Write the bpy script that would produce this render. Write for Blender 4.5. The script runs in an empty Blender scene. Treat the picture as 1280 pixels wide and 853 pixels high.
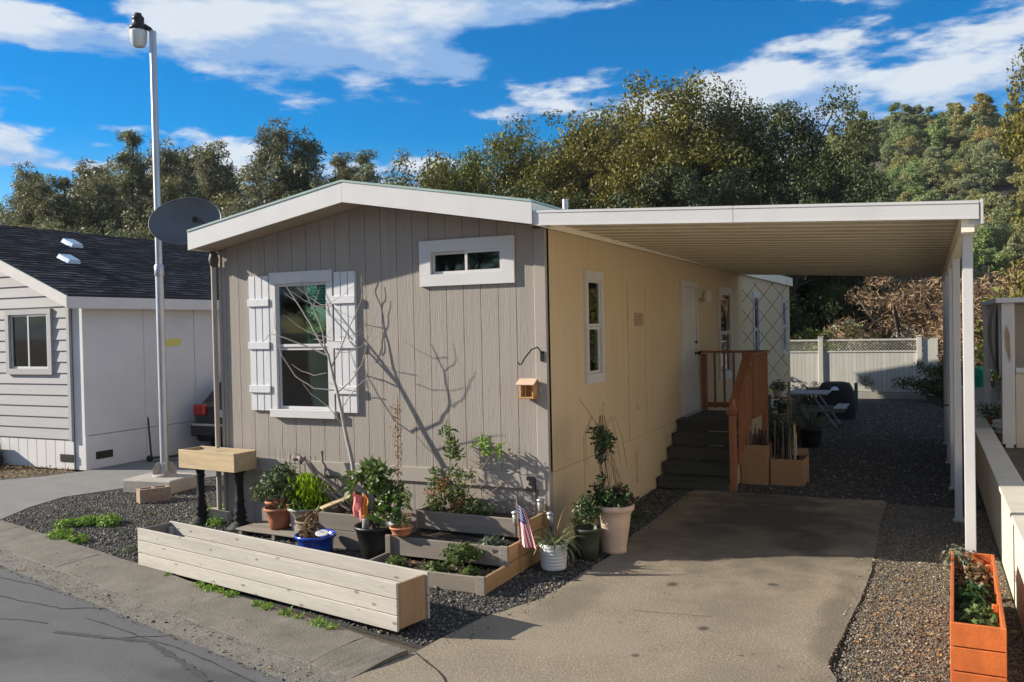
import bpy, math, random
import numpy as np
from mathutils import Vector, Matrix
R = math.radians
C = bpy.context.scene.collection
scn = bpy.context.scene
random.seed(7)

# ------------------------------------------------------------------ camera
CAM = Vector((3.431, -8.012, 2.289))
F_PX, PITCH, ROLL, YAW = 1090.0, -0.0163, -0.0207, 0.4444
fw = Vector((-math.sin(YAW)*math.cos(PITCH), math.cos(YAW)*math.cos(PITCH), math.sin(PITCH)))
rt = Vector((math.cos(YAW), math.sin(YAW), 0)); up = rt.cross(fw)
r2 = rt*math.cos(ROLL)+up*math.sin(ROLL); u2 = up*math.cos(ROLL)-rt*math.sin(ROLL)
cd = bpy.data.cameras.new('camera'); cam = bpy.data.objects.new('camera', cd); C.objects.link(cam)
mw = Matrix((r2, u2, -fw)).transposed().to_4x4(); mw.translation = CAM; cam.matrix_world = mw
cd.sensor_width = 36; cd.lens = F_PX/1280*36; cd.clip_end = 3000; cd.clip_start = .05
scn.camera = cam

# ------------------------------------------------------------------ light
SUN = Vector((2.1, .68, -1.0)).normalized()            # direction the light travels
EL = math.asin(-SUN.z); AZ = math.atan2(-SUN.x, -SUN.y)  # azimuth of the sun, clockwise from +Y
sd = bpy.data.lights.new('sun', 'SUN'); sd.energy = 5.0; sd.angle = R(.53); sd.color = (1, .92, .79)
so = bpy.data.objects.new('sun', sd); C.objects.link(so); so.rotation_euler = SUN.to_track_quat('-Z', 'Y').to_euler(); so.location = (-20, -8, 15)
w = bpy.data.worlds.new('World'); scn.world = w; w.use_nodes = True
nt = w.node_tree; N = nt.nodes; L = nt.links; N.clear()
def wn(t, **k):
    n = N.new(t)
    for a, b in k.items(): setattr(n, a, b)
    return n
sky = wn('ShaderNodeTexSky', sky_type='NISHITA', sun_disc=False, sun_elevation=EL, sun_rotation=AZ, altitude=300, air_density=1.0, dust_density=.0, ozone_density=2.5)
hs = wn('ShaderNodeHueSaturation'); hs.inputs['Saturation'].default_value = 1.65; hs.inputs['Hue'].default_value = .507; hs.inputs['Value'].default_value = 1.5
L.new(sky.outputs[0], hs.inputs['Color'])
tc = wn('ShaderNodeTexCoord'); sep = wn('ShaderNodeSeparateXYZ'); L.new(tc.outputs['Generated'], sep.inputs[0])
def wm(op, a, b=None, clamp=False):
    n = wn('ShaderNodeMath', operation=op, use_clamp=clamp)
    for i, s in enumerate((a, b)):
        if s is None: continue
        if isinstance(s, (int, float)): n.inputs[i].default_value = s
        else: L.new(s, n.inputs[i])
    return n.outputs[0]
zz = wm('ADD', wm('MAXIMUM', sep.outputs[2], 0.0), .55)
cv = wn('ShaderNodeCombineXYZ'); L.new(wm('DIVIDE', sep.outputs[0], zz), cv.inputs[0]); L.new(wm('DIVIDE', sep.outputs[1], zz), cv.inputs[1]); L.new(wm('MULTIPLY', sep.outputs[2], 3.6), cv.inputs[2])
def cloud_noise(scale, detail, off, dist=.0, rough=.57):
    mp = wn('ShaderNodeMapping'); mp.inputs['Location'].default_value = off; L.new(cv.outputs[0], mp.inputs[0])
    n = wn('ShaderNodeTexNoise'); n.inputs['Scale'].default_value = scale; n.inputs['Detail'].default_value = detail
    n.inputs['Roughness'].default_value = rough; n.inputs['Distortion'].default_value = dist; L.new(mp.outputs[0], n.inputs['Vector'])
    return n.outputs[0]
CO = (30.72, -17.44, 13.56); CS = 3.1
c1 = cloud_noise(CS, 8, CO)
c2 = cloud_noise(CS, 8, (CO[0]-.07, CO[1]-.02, CO[2]+.09))       # the same field nearer the sun: self shading
mr = wn('ShaderNodeMapRange', interpolation_type='SMOOTHSTEP'); mr.inputs[1].default_value = .455; mr.inputs[2].default_value = .535; L.new(c1, mr.inputs[0])
sh = wn('ShaderNodeMapRange'); sh.inputs[1].default_value = -.075; sh.inputs[2].default_value = .06; L.new(wm('SUBTRACT', c1, c2), sh.inputs[0])
cc = wn('ShaderNodeMixRGB'); cc.inputs[1].default_value = (3.0, 4.9, 8.0, 1); cc.inputs[2].default_value = (8.0, 8.6, 9.3, 1); L.new(sh.outputs[0], cc.inputs[0])
mx = wn('ShaderNodeMixRGB'); L.new(wm('MULTIPLY', mr.outputs[0], .93), mx.inputs[0]); L.new(hs.outputs[0], mx.inputs[1]); L.new(cc.outputs[0], mx.inputs[2])
bg = wn('ShaderNodeBackground'); bg.inputs[1].default_value = .052; L.new(mx.outputs[0], bg.inputs[0])
wo = wn('ShaderNodeOutputWorld'); L.new(bg.outputs[0], wo.inputs[0])
vs = scn.view_settings; vs.view_transform = 'Standard'; vs.look = 'None'; vs.exposure = 0.9; vs.gamma = 1; vs.use_curve_mapping = False

# ------------------------------------------------------------------ materials
MATS = {}
def M(name, col, rough=.65, var=.14, scale=5, bump=0., bscale=60, stretch=(1, 1, 1), coord='Object', objvar=.0, metal=0., spec=.4,
      grain=0., knots=0., dirt=0., dirtcol=(.05, .045, .04), dscale=1.3, speck=None, speck_scale=120, bvec=None):
    if name in MATS: return MATS[name]
    m = bpy.data.materials.new(name); m.use_nodes = True; MATS[name] = m
    t = m.node_tree; n = t.nodes; l = t.links; n.clear()
    out = n.new('ShaderNodeOutputMaterial'); b = n.new('ShaderNodeBsdfPrincipled'); l.new(b.outputs[0], out.inputs[0])
    b.inputs['Roughness'].default_value = rough; b.inputs['Metallic'].default_value = metal; b.inputs['Specular IOR Level'].default_value = spec
    if coord == 'World':
        g = n.new('ShaderNodeNewGeometry'); vec = g.outputs['Position']
    else:
        g = n.new('ShaderNodeTexCoord'); vec = g.outputs[coord]
    oi = n.new('ShaderNodeObjectInfo')
    if coord == 'Object':      # shift the pattern from piece to piece
        ad = n.new('ShaderNodeVectorMath'); ad.operation = 'MULTIPLY_ADD'; l.new(oi.outputs['Random'], ad.inputs[0]); ad.inputs[1].default_value = (37, 53, 71); l.new(vec, ad.inputs[2]); vec = ad.outputs[0]
    mp = n.new('ShaderNodeMapping'); mp.inputs['Scale'].default_value = stretch; l.new(vec, mp.inputs[0])
    def noise(v, s, d=5, r=.6):
        x = n.new('ShaderNodeTexNoise'); x.inputs['Scale'].default_value = s; x.inputs['Detail'].default_value = d; x.inputs['Roughness'].default_value = r; l.new(v, x.inputs['Vector']); return x.outputs[0]
    def rng(v, a, bb, c=0., d=1.):
        x = n.new('ShaderNodeMapRange'); x.inputs[1].default_value = a; x.inputs[2].default_value = bb; x.inputs[3].default_value = c; x.inputs[4].default_value = d; l.new(v, x.inputs[0]); return x.outputs[0]
    def mix(fac, a, bb, mode='MIX'):
        x = n.new('ShaderNodeMixRGB'); x.blend_type = mode
        for i, s in enumerate((fac, a, bb)):
            if isinstance(s, (int, float)): x.inputs[i].default_value = s
            elif isinstance(s, tuple): x.inputs[i].default_value = (*s, 1)
            else: l.new(s, x.inputs[i])
        return x.outputs[0]
    def math_(op, a, bb):
        x = n.new('ShaderNodeMath'); x.operation = op
        for i, s in enumerate((a, bb)):
            if isinstance(s, (int, float)): x.inputs[i].default_value = s
            else: l.new(s, x.inputs[i])
        return x.outputs[0]
    f = rng(noise(mp.outputs[0], scale), .3, .7, 1-var, 1+var)
    if objvar:
        f = math_('MULTIPLY', f, rng(oi.outputs['Random'], 0, 1, 1-objvar, 1+objvar))
    c = mix(1., tuple(col), f, 'MULTIPLY')
    if grain:
        gn = noise(mp.outputs[0], scale*6, 6, .7)
        c = mix(rng(gn, .42, .72, 0, grain), c, tuple(x*.45 for x in col))
    if knots:
        vo = n.new('ShaderNodeTexVoronoi'); vo.inputs['Scale'].default_value = 1.0
        mk = n.new('ShaderNodeMapping'); mk.inputs['Scale'].default_value = tuple(s*knots for s in (3.4, 1.2, 9.0)); l.new(vec, mk.inputs[0]); l.new(mk.outputs[0], vo.inputs['Vector'])
        kd = math_('ADD', vo.outputs['Distance'], rng(noise(vec, 40, 3), 0, 1, -.05, .05))
        c = mix(rng(kd, .07, .16, .8, 0), c, tuple(x*.28 for x in col))
    if dirt:
        c = mix(rng(noise(vec, dscale, 6, .65), .47, .75, 0, dirt), c, tuple(dirtcol))
    if speck is not None:
        c = mix(rng(noise(vec, speck_scale, 2, .6), .52, .66, 0, .85), c, tuple(speck))
    l.new(c, b.inputs['Base Color'])
    if bump:
        bp = n.new('ShaderNodeBump'); bp.inputs['Strength'].default_value = bump; bp.inputs['Distance'].default_value = .01
        if bvec is not None:
            mb_ = n.new('ShaderNodeMapping'); mb_.inputs['Scale'].default_value = bvec; l.new(vec, mb_.inputs[0]); bv = mb_.outputs[0]
        else: bv = mp.outputs[0]
        l.new(noise(bv, bscale, 5, .65), bp.inputs['Height']); l.new(bp.outputs[0], b.inputs['Normal'])
    return m

def leafmat(name, c1, c2, trans=.3, objvar=None, rough=.55):
    m = bpy.data.materials.new(name); m.use_nodes = True; MATS[name] = m
    t = m.node_tree; n = t.nodes; l = t.links; n.clear()
    out = n.new('ShaderNodeOutputMaterial'); b = n.new('ShaderNodeBsdfPrincipled'); b.inputs['Roughness'].default_value = rough; b.inputs['Specular IOR Level'].default_value = .3
    at = n.new('ShaderNodeAttribute'); at.attribute_name = 'rnd'
    cr = n.new('ShaderNodeMixRGB'); cr.inputs[1].default_value = (*c1, 1); cr.inputs[2].default_value = (*c2, 1); l.new(at.outputs['Fac'], cr.inputs[0]); c = cr.outputs[0]
    if objvar:
        oi = n.new('ShaderNodeObjectInfo'); ra = n.new('ShaderNodeValToRGB'); e = ra.color_ramp.elements
        e[0].position = 0; e[0].color = (*objvar[0], 1); e[1].position = 1; e[1].color = (*objvar[-1], 1)
        for k, oc in enumerate(objvar[1:-1]):
            x = e.new((k+1)/(len(objvar)-1)); x.color = (*oc, 1)
        l.new(oi.outputs['Random'], ra.inputs[0])
        mu = n.new('ShaderNodeMixRGB'); mu.blend_type = 'MULTIPLY'; mu.inputs[0].default_value = 1; l.new(c, mu.inputs[1]); l.new(ra.outputs[0], mu.inputs[2]); c = mu.outputs[0]
    l.new(c, b.inputs['Base Color'])
    tr = n.new('ShaderNodeBsdfTranslucent'); l.new(c, tr.inputs[0]); ms = n.new('ShaderNodeMixShader'); ms.inputs[0].default_value = trans
    l.new(b.outputs[0], ms.inputs[1]); l.new(tr.outputs[0], ms.inputs[2]); l.new(ms.outputs[0], out.inputs[0])
    return m

def glassmat(name, tint=(.55, .68, .64), ior=1.6):
    m = bpy.data.materials.new(name); m.use_nodes = True; MATS[name] = m
    t = m.node_tree; n = t.nodes; l = t.links; n.clear()
    out = n.new('ShaderNodeOutputMaterial'); tr = n.new('ShaderNodeBsdfTransparent'); tr.inputs[0].default_value = (*tint, 1)
    gl = n.new('ShaderNodeBsdfGlossy'); gl.inputs['Roughness'].default_value = .02; fr = n.new('ShaderNodeFresnel'); fr.inputs[0].default_value = ior
    nz = n.new('ShaderNodeTexNoise'); nz.inputs['Scale'].default_value = 2.5; bp = n.new('ShaderNodeBump'); bp.inputs['Strength'].default_value = .04; l.new(nz.outputs[0], bp.inputs['Height']); l.new(bp.outputs[0], gl.inputs['Normal'])
    ms = n.new('ShaderNodeMixShader'); l.new(fr.outputs[0], ms.inputs[0]); l.new(tr.outputs[0], ms.inputs[1]); l.new(gl.outputs[0], ms.inputs[2]); l.new(ms.outputs[0], out.inputs[0])
    return m

WV = (14, 14, .35)     # vertical fibre stretch
m_board = M('taupe_siding', (.325, .285, .250), .8, .07, 1.2, bump=.55, bscale=9, bvec=(9, 9, .5), coord='World', grain=.10, stretch=WV, dirt=.12, dirtcol=(.24, .21, .18), spec=.25)
m_side = M('bounce_lit_siding', (.60, .475, .305), .8, .05, 1.2, bump=.3, bscale=9, bvec=(7, 7, .5), coord='World', grain=.10, stretch=WV, dirt=.35, dscale=1.1, dirtcol=(.46, .37, .24), spec=.25)  # same paint as the front, with warm bounce light put into its colour
m_trim = M('taupe_trim', (.335, .295, .258), .75, .06, 3, coord='World', bump=.15, dirt=.12, dirtcol=(.25, .22, .19))
m_white = M('white_paint', (.57, .56, .555), .5, .07, 2.2, coord='World', bump=.08, bscale=14, dirt=.32, dscale=2.2, dirtcol=(.52, .50, .46))
m_cream = M('cream_metal', (.88, .82, .67), .45, .04, 2, coord='World', dirt=.16, dirtcol=(.52, .47, .38))
m_shutter = M('white_shutter', (.60, .60, .615), .6, .07, 3, grain=.10, stretch=WV, bump=.12, bscale=20)
m_roofmetal = M('roof_metal_green', (.30, .40, .37), .45, .1, 4, coord='World')
m_soffit = M('soffit', (.34, .27, .21), .8, .06, 3, coord='World')
m_glass = glassmat('window_glass')
m_glassg = glassmat('window_glass_green', (.55, .84, .78))
m_dark = M('dark_interior', (.035, .033, .03), .9, .2)
m_blind = M('window_blind', (.72, .80, .76), .8, .05)
m_curtain = M('green_curtain', (.10, .33, .24), .85, .2, 4, stretch=(30, 30, .3))
m_black = M('black_plastic', (.012, .012, .013), .45, .2)
m_iron = M('black_iron', (.012, .011, .011), .7, .3, 12, spec=.25)
m_galv = M('galvanised_steel', (.42, .43, .46), .42, .16, 3, metal=.75, stretch=(6, 6, .8), dirt=.15, dirtcol=(.25, .2, .16))
m_pale = M('pale_plank', (.43, .395, .345), .75, .12, 1.4, grain=.35, stretch=(.7, 9, 9), knots=1.25, bump=.15, bscale=18, objvar=.06)
m_endgrain = M('brown_end_board', (.33, .21, .12), .75, .15, 1.4, grain=.35, stretch=(9, 9, .8), knots=.6, bump=.15, bscale=18)
m_cedar = M('cedar_board', (.45, .335, .195), .72, .16, 1.5, grain=.28, stretch=(.8, 9, 9), knots=.7, bump=.15, bscale=18, objvar=.1)
m_bedgrey = M('weathered_board', (.235, .20, .165), .85, .14, 1.4, grain=.4, stretch=(.7, 9, 9), bump=.25, bscale=18, objvar=.12)
m_bedside = M('bed_side_board', (.36, .225, .105), .8, .14, 1.4, grain=.4, stretch=(9, .7, 9), bump=.2, bscale=18, objvar=.1)
m_redwood = M('redwood_stain', (.28, .115, .05), .6, .16, 2, grain=.3, stretch=(8, 8, .8), bump=.1, objvar=.1)
m_redwoodh = M('redwood_rail', (.26, .11, .05), .6, .16, 2, grain=.3, stretch=(8, .8, 8), bump=.1)
m_step = M('dark_step', (.055, .055, .045), .8, .2, 2, grain=.3, stretch=(.8, 9, 9), bump=.2, objvar=.12)
m_orange = M('orange_stain', (.52, .125, .026), .7, .16, 1.5, grain=.42, stretch=(9, .8, 5), knots=.5, bump=.15, objvar=.10, dirt=.4, dirtcol=(.22, .07, .025), dscale=3.)
m_card = M('cardboard', (.34, .20, .10), .85, .07, 6)
m_terra = M('terracotta', (.36, .13, .06), .75, .15, 8, dirt=.25, dirtcol=(.35, .27, .2), dscale=5)
m_terrar = M('terracotta_light', (.50, .20, .10), .75, .15, 8)
m_peach = M('peach_ceramic', (.60, .44, .32), .75, .12, 8, bump=.2, bscale=25, dirt=.3, dirtcol=(.38, .27, .18), dscale=4)
m_blue = M('blue_glaze', (.015, .06, .38), .2, .2, 6, spec=.6)
m_wpot = M('white_ribbed', (.62, .64, .66), .45, .08, 8, dirt=.2, dirtcol=(.3, .28, .24), dscale=4)
m_gpot = M('grey_ceramic', (.36, .35, .33), .6, .15, 10, dirt=.4, dirtcol=(.16, .13, .1), dscale=6)
m_dgpot = M('dark_green_pot', (.05, .06, .035), .55, .2, 8)
m_wicker = M('wicker', (.22, .165, .11), .85, .3, 30, bump=.6, bscale=70)
m_soil = M('soil', (.045, .030, .020), .95, .35, 14, bump=.8, bscale=50)
m_dry = M('dry_stems', (.30, .21, .12), .85, .25, 10)
m_bark = M('bark', (.10, .075, .055), .9, .3, 6, stretch=(4, 4, .6), bump=.5, bscale=20)
m_palebark = M('pale_bark', (.30, .27, .24), .8, .2, 8, stretch=(4, 4, 1))
m_concrete = M('concrete', (.36, .33, .29), .85, .14, 3, coord='World', bump=.35, bscale=70, dirt=.35, dirtcol=(.20, .18, .15), speck=(.18, .165, .15), speck_scale=90)
m_kerb = M('kerb_concrete', (.165, .145, .115), .9, .22, 4, coord='World', bump=1., bscale=70, dirt=.65, dirtcol=(.085, .073, .055), dscale=2.2, speck=(.12, .11, .095), speck_scale=75)
m_gutter = M('gutter_grit', (.15, .137, .115), .95, .28, 5, coord='World', bump=1., bscale=80, dirt=.6, dirtcol=(.06, .055, .045), dscale=2.6, speck=(.26, .24, .2), speck_scale=60)
m_asph = M('asphalt', (.085, .083, .084), .9, .12, 2.5, coord='World', bump=.5, bscale=110, dirt=.4, dirtcol=(.075, .075, .08), dscale=.8, speck=(.17, .168, .165), speck_scale=130)
m_asph2 = M('old_asphalt', (.17, .165, .158), .9, .12, 2.5, coord='World', bump=.5, bscale=110, dirt=.35, dirtcol=(.105, .10, .095), dscale=.9, speck=(.25, .24, .225), speck_scale=130)
m_drive = M('aggregate_paving', (.225, .185, .132), .9, .12, 2.2, coord='World', bump=.8, bscale=85, dirt=.38, dirtcol=(.15, .125, .095), dscale=.9, speck=(.36, .305, .225), speck_scale=62)
def add_stains_and_shade(m, items):
    t = m.node_tree; n = t.nodes; l = t.links; b = next(x for x in n if x.type == 'BSDF_PRINCIPLED'); src = b.inputs['Base Color'].links[0].from_socket
    g = n.new('ShaderNodeNewGeometry'); nz = n.new('ShaderNodeTexNoise'); nz.inputs['Scale'].default_value = 3.2; nz.inputs['Detail'].default_value = 6; l.new(g.outputs['Position'], nz.inputs['Vector'])
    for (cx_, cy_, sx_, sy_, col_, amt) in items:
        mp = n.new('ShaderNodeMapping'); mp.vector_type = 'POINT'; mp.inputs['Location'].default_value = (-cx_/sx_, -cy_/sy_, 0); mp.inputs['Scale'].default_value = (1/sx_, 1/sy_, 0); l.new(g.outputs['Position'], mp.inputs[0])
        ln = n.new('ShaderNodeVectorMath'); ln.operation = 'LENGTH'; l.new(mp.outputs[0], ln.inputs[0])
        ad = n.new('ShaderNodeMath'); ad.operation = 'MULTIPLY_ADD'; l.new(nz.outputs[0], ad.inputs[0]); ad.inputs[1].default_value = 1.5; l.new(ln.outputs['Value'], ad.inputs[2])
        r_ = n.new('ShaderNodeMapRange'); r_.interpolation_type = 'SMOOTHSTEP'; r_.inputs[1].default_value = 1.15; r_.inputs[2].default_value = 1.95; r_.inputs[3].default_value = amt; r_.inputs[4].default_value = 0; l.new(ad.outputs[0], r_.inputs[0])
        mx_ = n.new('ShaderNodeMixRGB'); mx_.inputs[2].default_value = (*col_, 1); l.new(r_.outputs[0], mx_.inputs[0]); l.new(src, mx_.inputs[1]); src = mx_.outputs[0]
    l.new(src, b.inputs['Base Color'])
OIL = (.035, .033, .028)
add_stains_and_shade(m_drive, [(1.75, 1.9, 1.9, 2.3, (.105, .09, .066), .75), (1.75, 2.3, 1.0, .9, OIL, .75), (1.5, 3.3, .9, .5, OIL, .6), (2.3, 1.3, .35, .5, OIL, .6), (1.2, 1.5, .4, .5, OIL, .5), (2.0, -1.0, .5, .6, (.13, .11, .082), .35), (1.0, -2.2, .7, .4, (.28, .235, .175), .5), (2.4, -2.6, .4, .8, (.13, .11, .082), .35), (.75, -1.3, .25, .8, (.11, .098, .07), .5), (2.78, -1.0, .14, 1.5, (.10, .088, .066), .55), (1.4, -.6, .05, .07, OIL, .8), (1.9, -1.6, .04, .05, OIL, .8), (2.2, -.3, .06, .05, OIL, .8), (1.6, -2.3, .04, .04, OIL, .7)])  # first: dirtier parking area, darkened further to paint in carport shade; others are stains
add_stains_and_shade(m_asph, [(-3.2, -3.9, 1.0, .25, (.055, .055, .058), .7), (-1.6, -4.2, .8, .3, (.13, .128, .125), .6), (-4.6, -3.3, .9, .3, (.13, .128, .125), .6), (-.9, -3.75, .7, .15, (.05, .05, .052), .7)])
m_ground = M('earth', (.085, .070, .050), .95, .3, 3, coord='World', bump=.8, bscale=40, dirt=.4, dirtcol=(.05, .055, .025), dscale=.4)
m_darkbed = M('dark_gravel_bed', (.045, .042, .040), .95, .3, 20, coord='World', bump=1, bscale=80)
m_tanbed = M('tan_gravel_bed', (.15, .122, .085), .95, .3, 20, coord='World', bump=1, bscale=80)
m_hill = M('hill_soil', (.085, .075, .035), .95, .3, .2, coord='World')
m_shingle = M('dark_shingle', (.030, .030, .038), .85, .3, 12, coord='World', stretch=(1, 2, 1), bump=.6, bscale=25, objvar=.0)
m_nlap = M('grey_lap', (.37, .36, .362), .7, .05, 3, stretch=(.3, 3, 3), bump=.1, objvar=.03)
m_nwhite = M('neighbour_white', (.62, .60, .59), .75, .05, 1.5, coord='World', dirt=.22, dirtcol=(.46, .43, .40), dscale=.7, bump=.2, bscale=30)
m_nfascia = M('neighbour_fascia', (.60, .565, .53), .7, .06, 2, coord='World')
m_ventblue = M('roof_vent_paint', (.55, .66, .76), .45, .08)
m_carblack = M('car_paint', (.010, .010, .012), .18, .1, spec=.6)
m_carglass = M('car_glass', (.012, .014, .016), .06, .05, spec=.8)
m_tail = M('tail_light', (.35, .012, .012), .2, .1, spec=.6)
m_chrome = M('chrome', (.65, .65, .67), .15, .05, metal=1)
m_rubber = M('rubber', (.018, .018, .018), .8, .2)
m_fence = M('fence_paint', (.50, .485, .43), .75, .09, 2, coord='World', stretch=(6, 6, .5), dirt=.2, dirtcol=(.33, .30, .24), objvar=.05)
m_bench = M('picnic_grey', (.24, .24, .26), .8, .15, 2, grain=.25, stretch=(.8, 9, 9))
m_cover = M('grill_cover', (.010, .010, .011), .7, .2, 6, bump=.3, bscale=8)
m_retain = M('retaining_render', (.60, .54, .42), .85, .08, 2, coord='World', bump=.3, bscale=60, dirt=.25, dirtcol=(.40, .35, .26), dscale=1.2)
m_retop = M('retaining_cap', (.52, .48, .40), .85, .1, 3, coord='World', bump=.3, bscale=60, dirt=.3, dirtcol=(.36, .33, .27))
m_tarp = M('grey_sheet', (.27, .27, .28), .6, .12, 3, stretch=(5, 5, .6))
m_yellow = M('yellow_bowl', (.62, .42, .02), .4, .1)
m_red = M('flag_red', (.52, .025, .04), .7, .1)
m_flagw = M('flag_white', (.72, .68, .68), .7, .05)
m_flagb = M('flag_blue', (.03, .05, .2), .7, .1)
m_pink = M('pink_cloth', (.75, .22, .20), .75, .15, 10)
m_oran = M('orange_cloth', (.75, .26, .05), .75, .15, 10)
m_acrylic = M('clear_plastic_grey', (.25, .25, .235), .25, .1, spec=.6)
m_green_p = M('green_post', (.04, .10, .07), .6, .1)
m_teal = M('teal_plastic', (.01, .38, .22), .4, .1)
m_lampg = M('lamp_glass', (.55, .54, .52), .25, .1, 6, spec=.6)
m_dish = M('dish_grey', (.10, .105, .115), .55, .15, 4, dirt=.2, dirtcol=(.14, .14, .14))
m_birdh = M('birdhouse_cedar', (.48, .25, .09), .7, .12, 4, grain=.2, stretch=(1, 1, 1))
m_birdr = M('birdhouse_roof', (.55, .40, .29), .7, .1, 4)
m_rust = M('copper_wire', (.16, .085, .05), .6, .2)
m_lab = M('yellow_label', (.60, .55, .12), .6, .1)
m_stoned = [M('stone_dark', (.058, .052, .045), .75, .45, 25, coord='World', spec=.5), M('stone_mid', (.13, .12, .105), .8, .4, 25, coord='World'), M('stone_pale', (.30, .265, .21), .85, .3, 25, coord='World')]
m_stonet = [M('stone_umber', (.10, .082, .06), .8, .4, 25, coord='World'), M('stone_tan', (.20, .165, .115), .8, .35, 25, coord='World'), M('stone_buff', (.34, .285, .20), .85, .3, 25, coord='World')]
m_litter = [M('dead_leaf_ochre', (.34, .19, .06), .8, .35, 25, coord='World'), M('dead_leaf_brown', (.16, .09, .04), .8, .35, 25, coord='World')]
m_sand = M('broken_block', (.40, .34, .24), .9, .2, 6, bump=.5, bscale=30)

# ------------------------------------------------------------------ mesh helpers
class MB:
    def __init__(s): s.v = []; s.f = []; s.sm = []
    def add(s, vs, fs, smooth=False):
        o = len(s.v); s.v += [tuple(a) for a in vs]; s.f += [tuple(i+o for i in f) for f in fs]; s.sm += [smooth]*len(fs); return s
    def box(s, a, b, m=None):
        x0, y0, z0 = a; x1, y1, z1 = b
        vs = [(x, y, z) for z in (z0, z1) for y in (y0, y1) for x in (x0, x1)]
        if m is not None: vs = [m @ Vector(p) for p in vs]
        return s.add(vs, [(0, 2, 3, 1), (4, 5, 7, 6), (0, 1, 5, 4), (2, 6, 7, 3), (0, 4, 6, 2), (1, 3, 7, 5)])
    def cbox(s, a, b, c=.004, m=None):
        lo = Vector(a); hi = Vector(b); ce = (lo+hi)/2; h = (hi-lo)/2; c = min(c, .45*min(h)*2*.5)
        idx = {}; vs = []
        for ax in range(3):
            for sx in (-1, 1):
                for sy in (-1, 1):
                    for sz in (-1, 1):
                        sg = (sx, sy, sz); p = [ce[i]+sg[i]*(h[i]-(0 if i == ax else c)) for i in range(3)]
                        idx[(ax, sg)] = len(vs); vs.append(p)
        fs = []
        def orient(f, nrm):
            A, B, D = (Vector(vs[f[i]]) for i in (0, 1, 2)); nn = (B-A).cross(D-A)
            fs.append(f if nn.dot(nrm) > 0 else tuple(reversed(f)))
        for ax in range(3):
            o = [i for i in range(3) if i != ax]
            for sa in (-1, 1):
                q = []
                for s1, s2 in ((-1, -1), (1, -1), (1, 1), (-1, 1)):
                    sg = [0]*3; sg[ax] = sa; sg[o[0]] = s1; sg[o[1]] = s2; q.append(idx[(ax, tuple(sg))])
                nv = Vector((0, 0, 0)); nv[ax] = sa; orient(tuple(q), nv)
        for a1, a2 in ((0, 1), (0, 2), (1, 2)):
            t3 = 3-a1-a2
            for s1 in (-1, 1):
                for s2 in (-1, 1):
                    q = []
                    for ax, st in ((a1, -1), (a1, 1), (a2, 1), (a2, -1)):
                        sg = [0]*3; sg[a1] = s1; sg[a2] = s2; sg[t3] = st; q.append(idx[(ax, tuple(sg))])
                    nv = Vector((0, 0, 0)); nv[a1] = s1; nv[a2] = s2; orient(tuple(q), nv)
        for sx in (-1, 1):
            for sy in (-1, 1):
                for sz in (-1, 1):
                    orient(tuple(idx[(ax, (sx, sy, sz))] for ax in range(3)), Vector((sx, sy, sz)))
        if m is not None: vs = [m @ Vector(p) for p in vs]
        return s.add(vs, fs)
    def beam(s, p0, p1, wd, th, up_=(0, 0, 1), c=.004):
        p0 = Vector(p0); p1 = Vector(p1); d = p1-p0; ln = d.length; x = d/ln; z = Vector(up_); y = z.cross(x)
        if y.length < 1e-4: y = Vector((0, 1, 0)).cross(x)
        y.normalize(); z = x.cross(y); m = Matrix((x, y, z)).transposed().to_4x4(); m.translation = p0
        return s.cbox((0, -wd/2, -th/2), (ln, wd/2, th/2), c, m)
    def tube(s, pts, rad, n=8, cap=True):
        pts = [Vector(p) for p in pts]
        if not isinstance(rad, (list, tuple)): rad = [rad]*len(pts)
        vs = []; fs = []; px = None
        for i, p in enumerate(pts):
            d = (pts[min(i+1, len(pts)-1)]-pts[max(i-1, 0)]).normalized()
            if px is None:
                px = d.cross(Vector((0, 0, 1)) if abs(d.z) < .9 else Vector((1, 0, 0))).normalized()
            px = (px-d*px.dot(d)).normalized(); py = d.cross(px)
            for k in range(n):
                a = 2*math.pi*k/n; vs.append(p+(px*math.cos(a)+py*math.sin(a))*rad[i])
        for i in range(len(pts)-1):
            for k in range(n):
                a, b = i*n+k, i*n+(k+1) % n; fs.append((a, b, b+n, a+n))
        s.add(vs, fs, True)
        if cap:
            s.add(vs[:n], [tuple(reversed(range(n)))]); s.add(vs[-n:], [tuple(range(n))])
        return s
    def lathe(s, prof, n=20, o=(0, 0, 0), ribs=None):
        vs = []; fs = []
        for r, z in prof:
            for k in range(n):
                a = 2*math.pi*k/n; vs.append((o[0]+r*math.cos(a), o[1]+r*math.sin(a), o[2]+z))
        for i in range(len(prof)-1):
            for k in range(n):
                a, b = i*n+k, i*n+(k+1) % n; fs.append((a, b, b+n, a+n))
        s.add(vs, fs, True)
        if prof[0][0] > 1e-3: s.add(vs[:n], [tuple(reversed(range(n)))])
        if prof[-1][0] > 1e-3: s.add(vs[-n:], [tuple(range(n))])
        return s
    def prism(s, poly, axis, a, b):
        n = len(poly)
        def P(u, v, t): return {'x': (t, u, v), 'y': (u, t, v), 'z': (u, v, t)}[axis]
        vs = [P(u, v, a) for u, v in poly]+[P(u, v, b) for u, v in poly]
        fs = [tuple(range(n)), tuple(range(2*n-1, n-1, -1))]+[(i, i+n, (i+1) % n+n, (i+1) % n) for i in range(n)]
        ar = sum(poly[i][0]*poly[(i+1) % n][1]-poly[(i+1) % n][0]*poly[i][1] for i in range(n))
        flip = (ar > 0) != (axis == 'y')
        if b < a: flip = not flip
        if flip: fs = [tuple(reversed(f)) for f in fs]
        return s.add(vs, fs)
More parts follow.
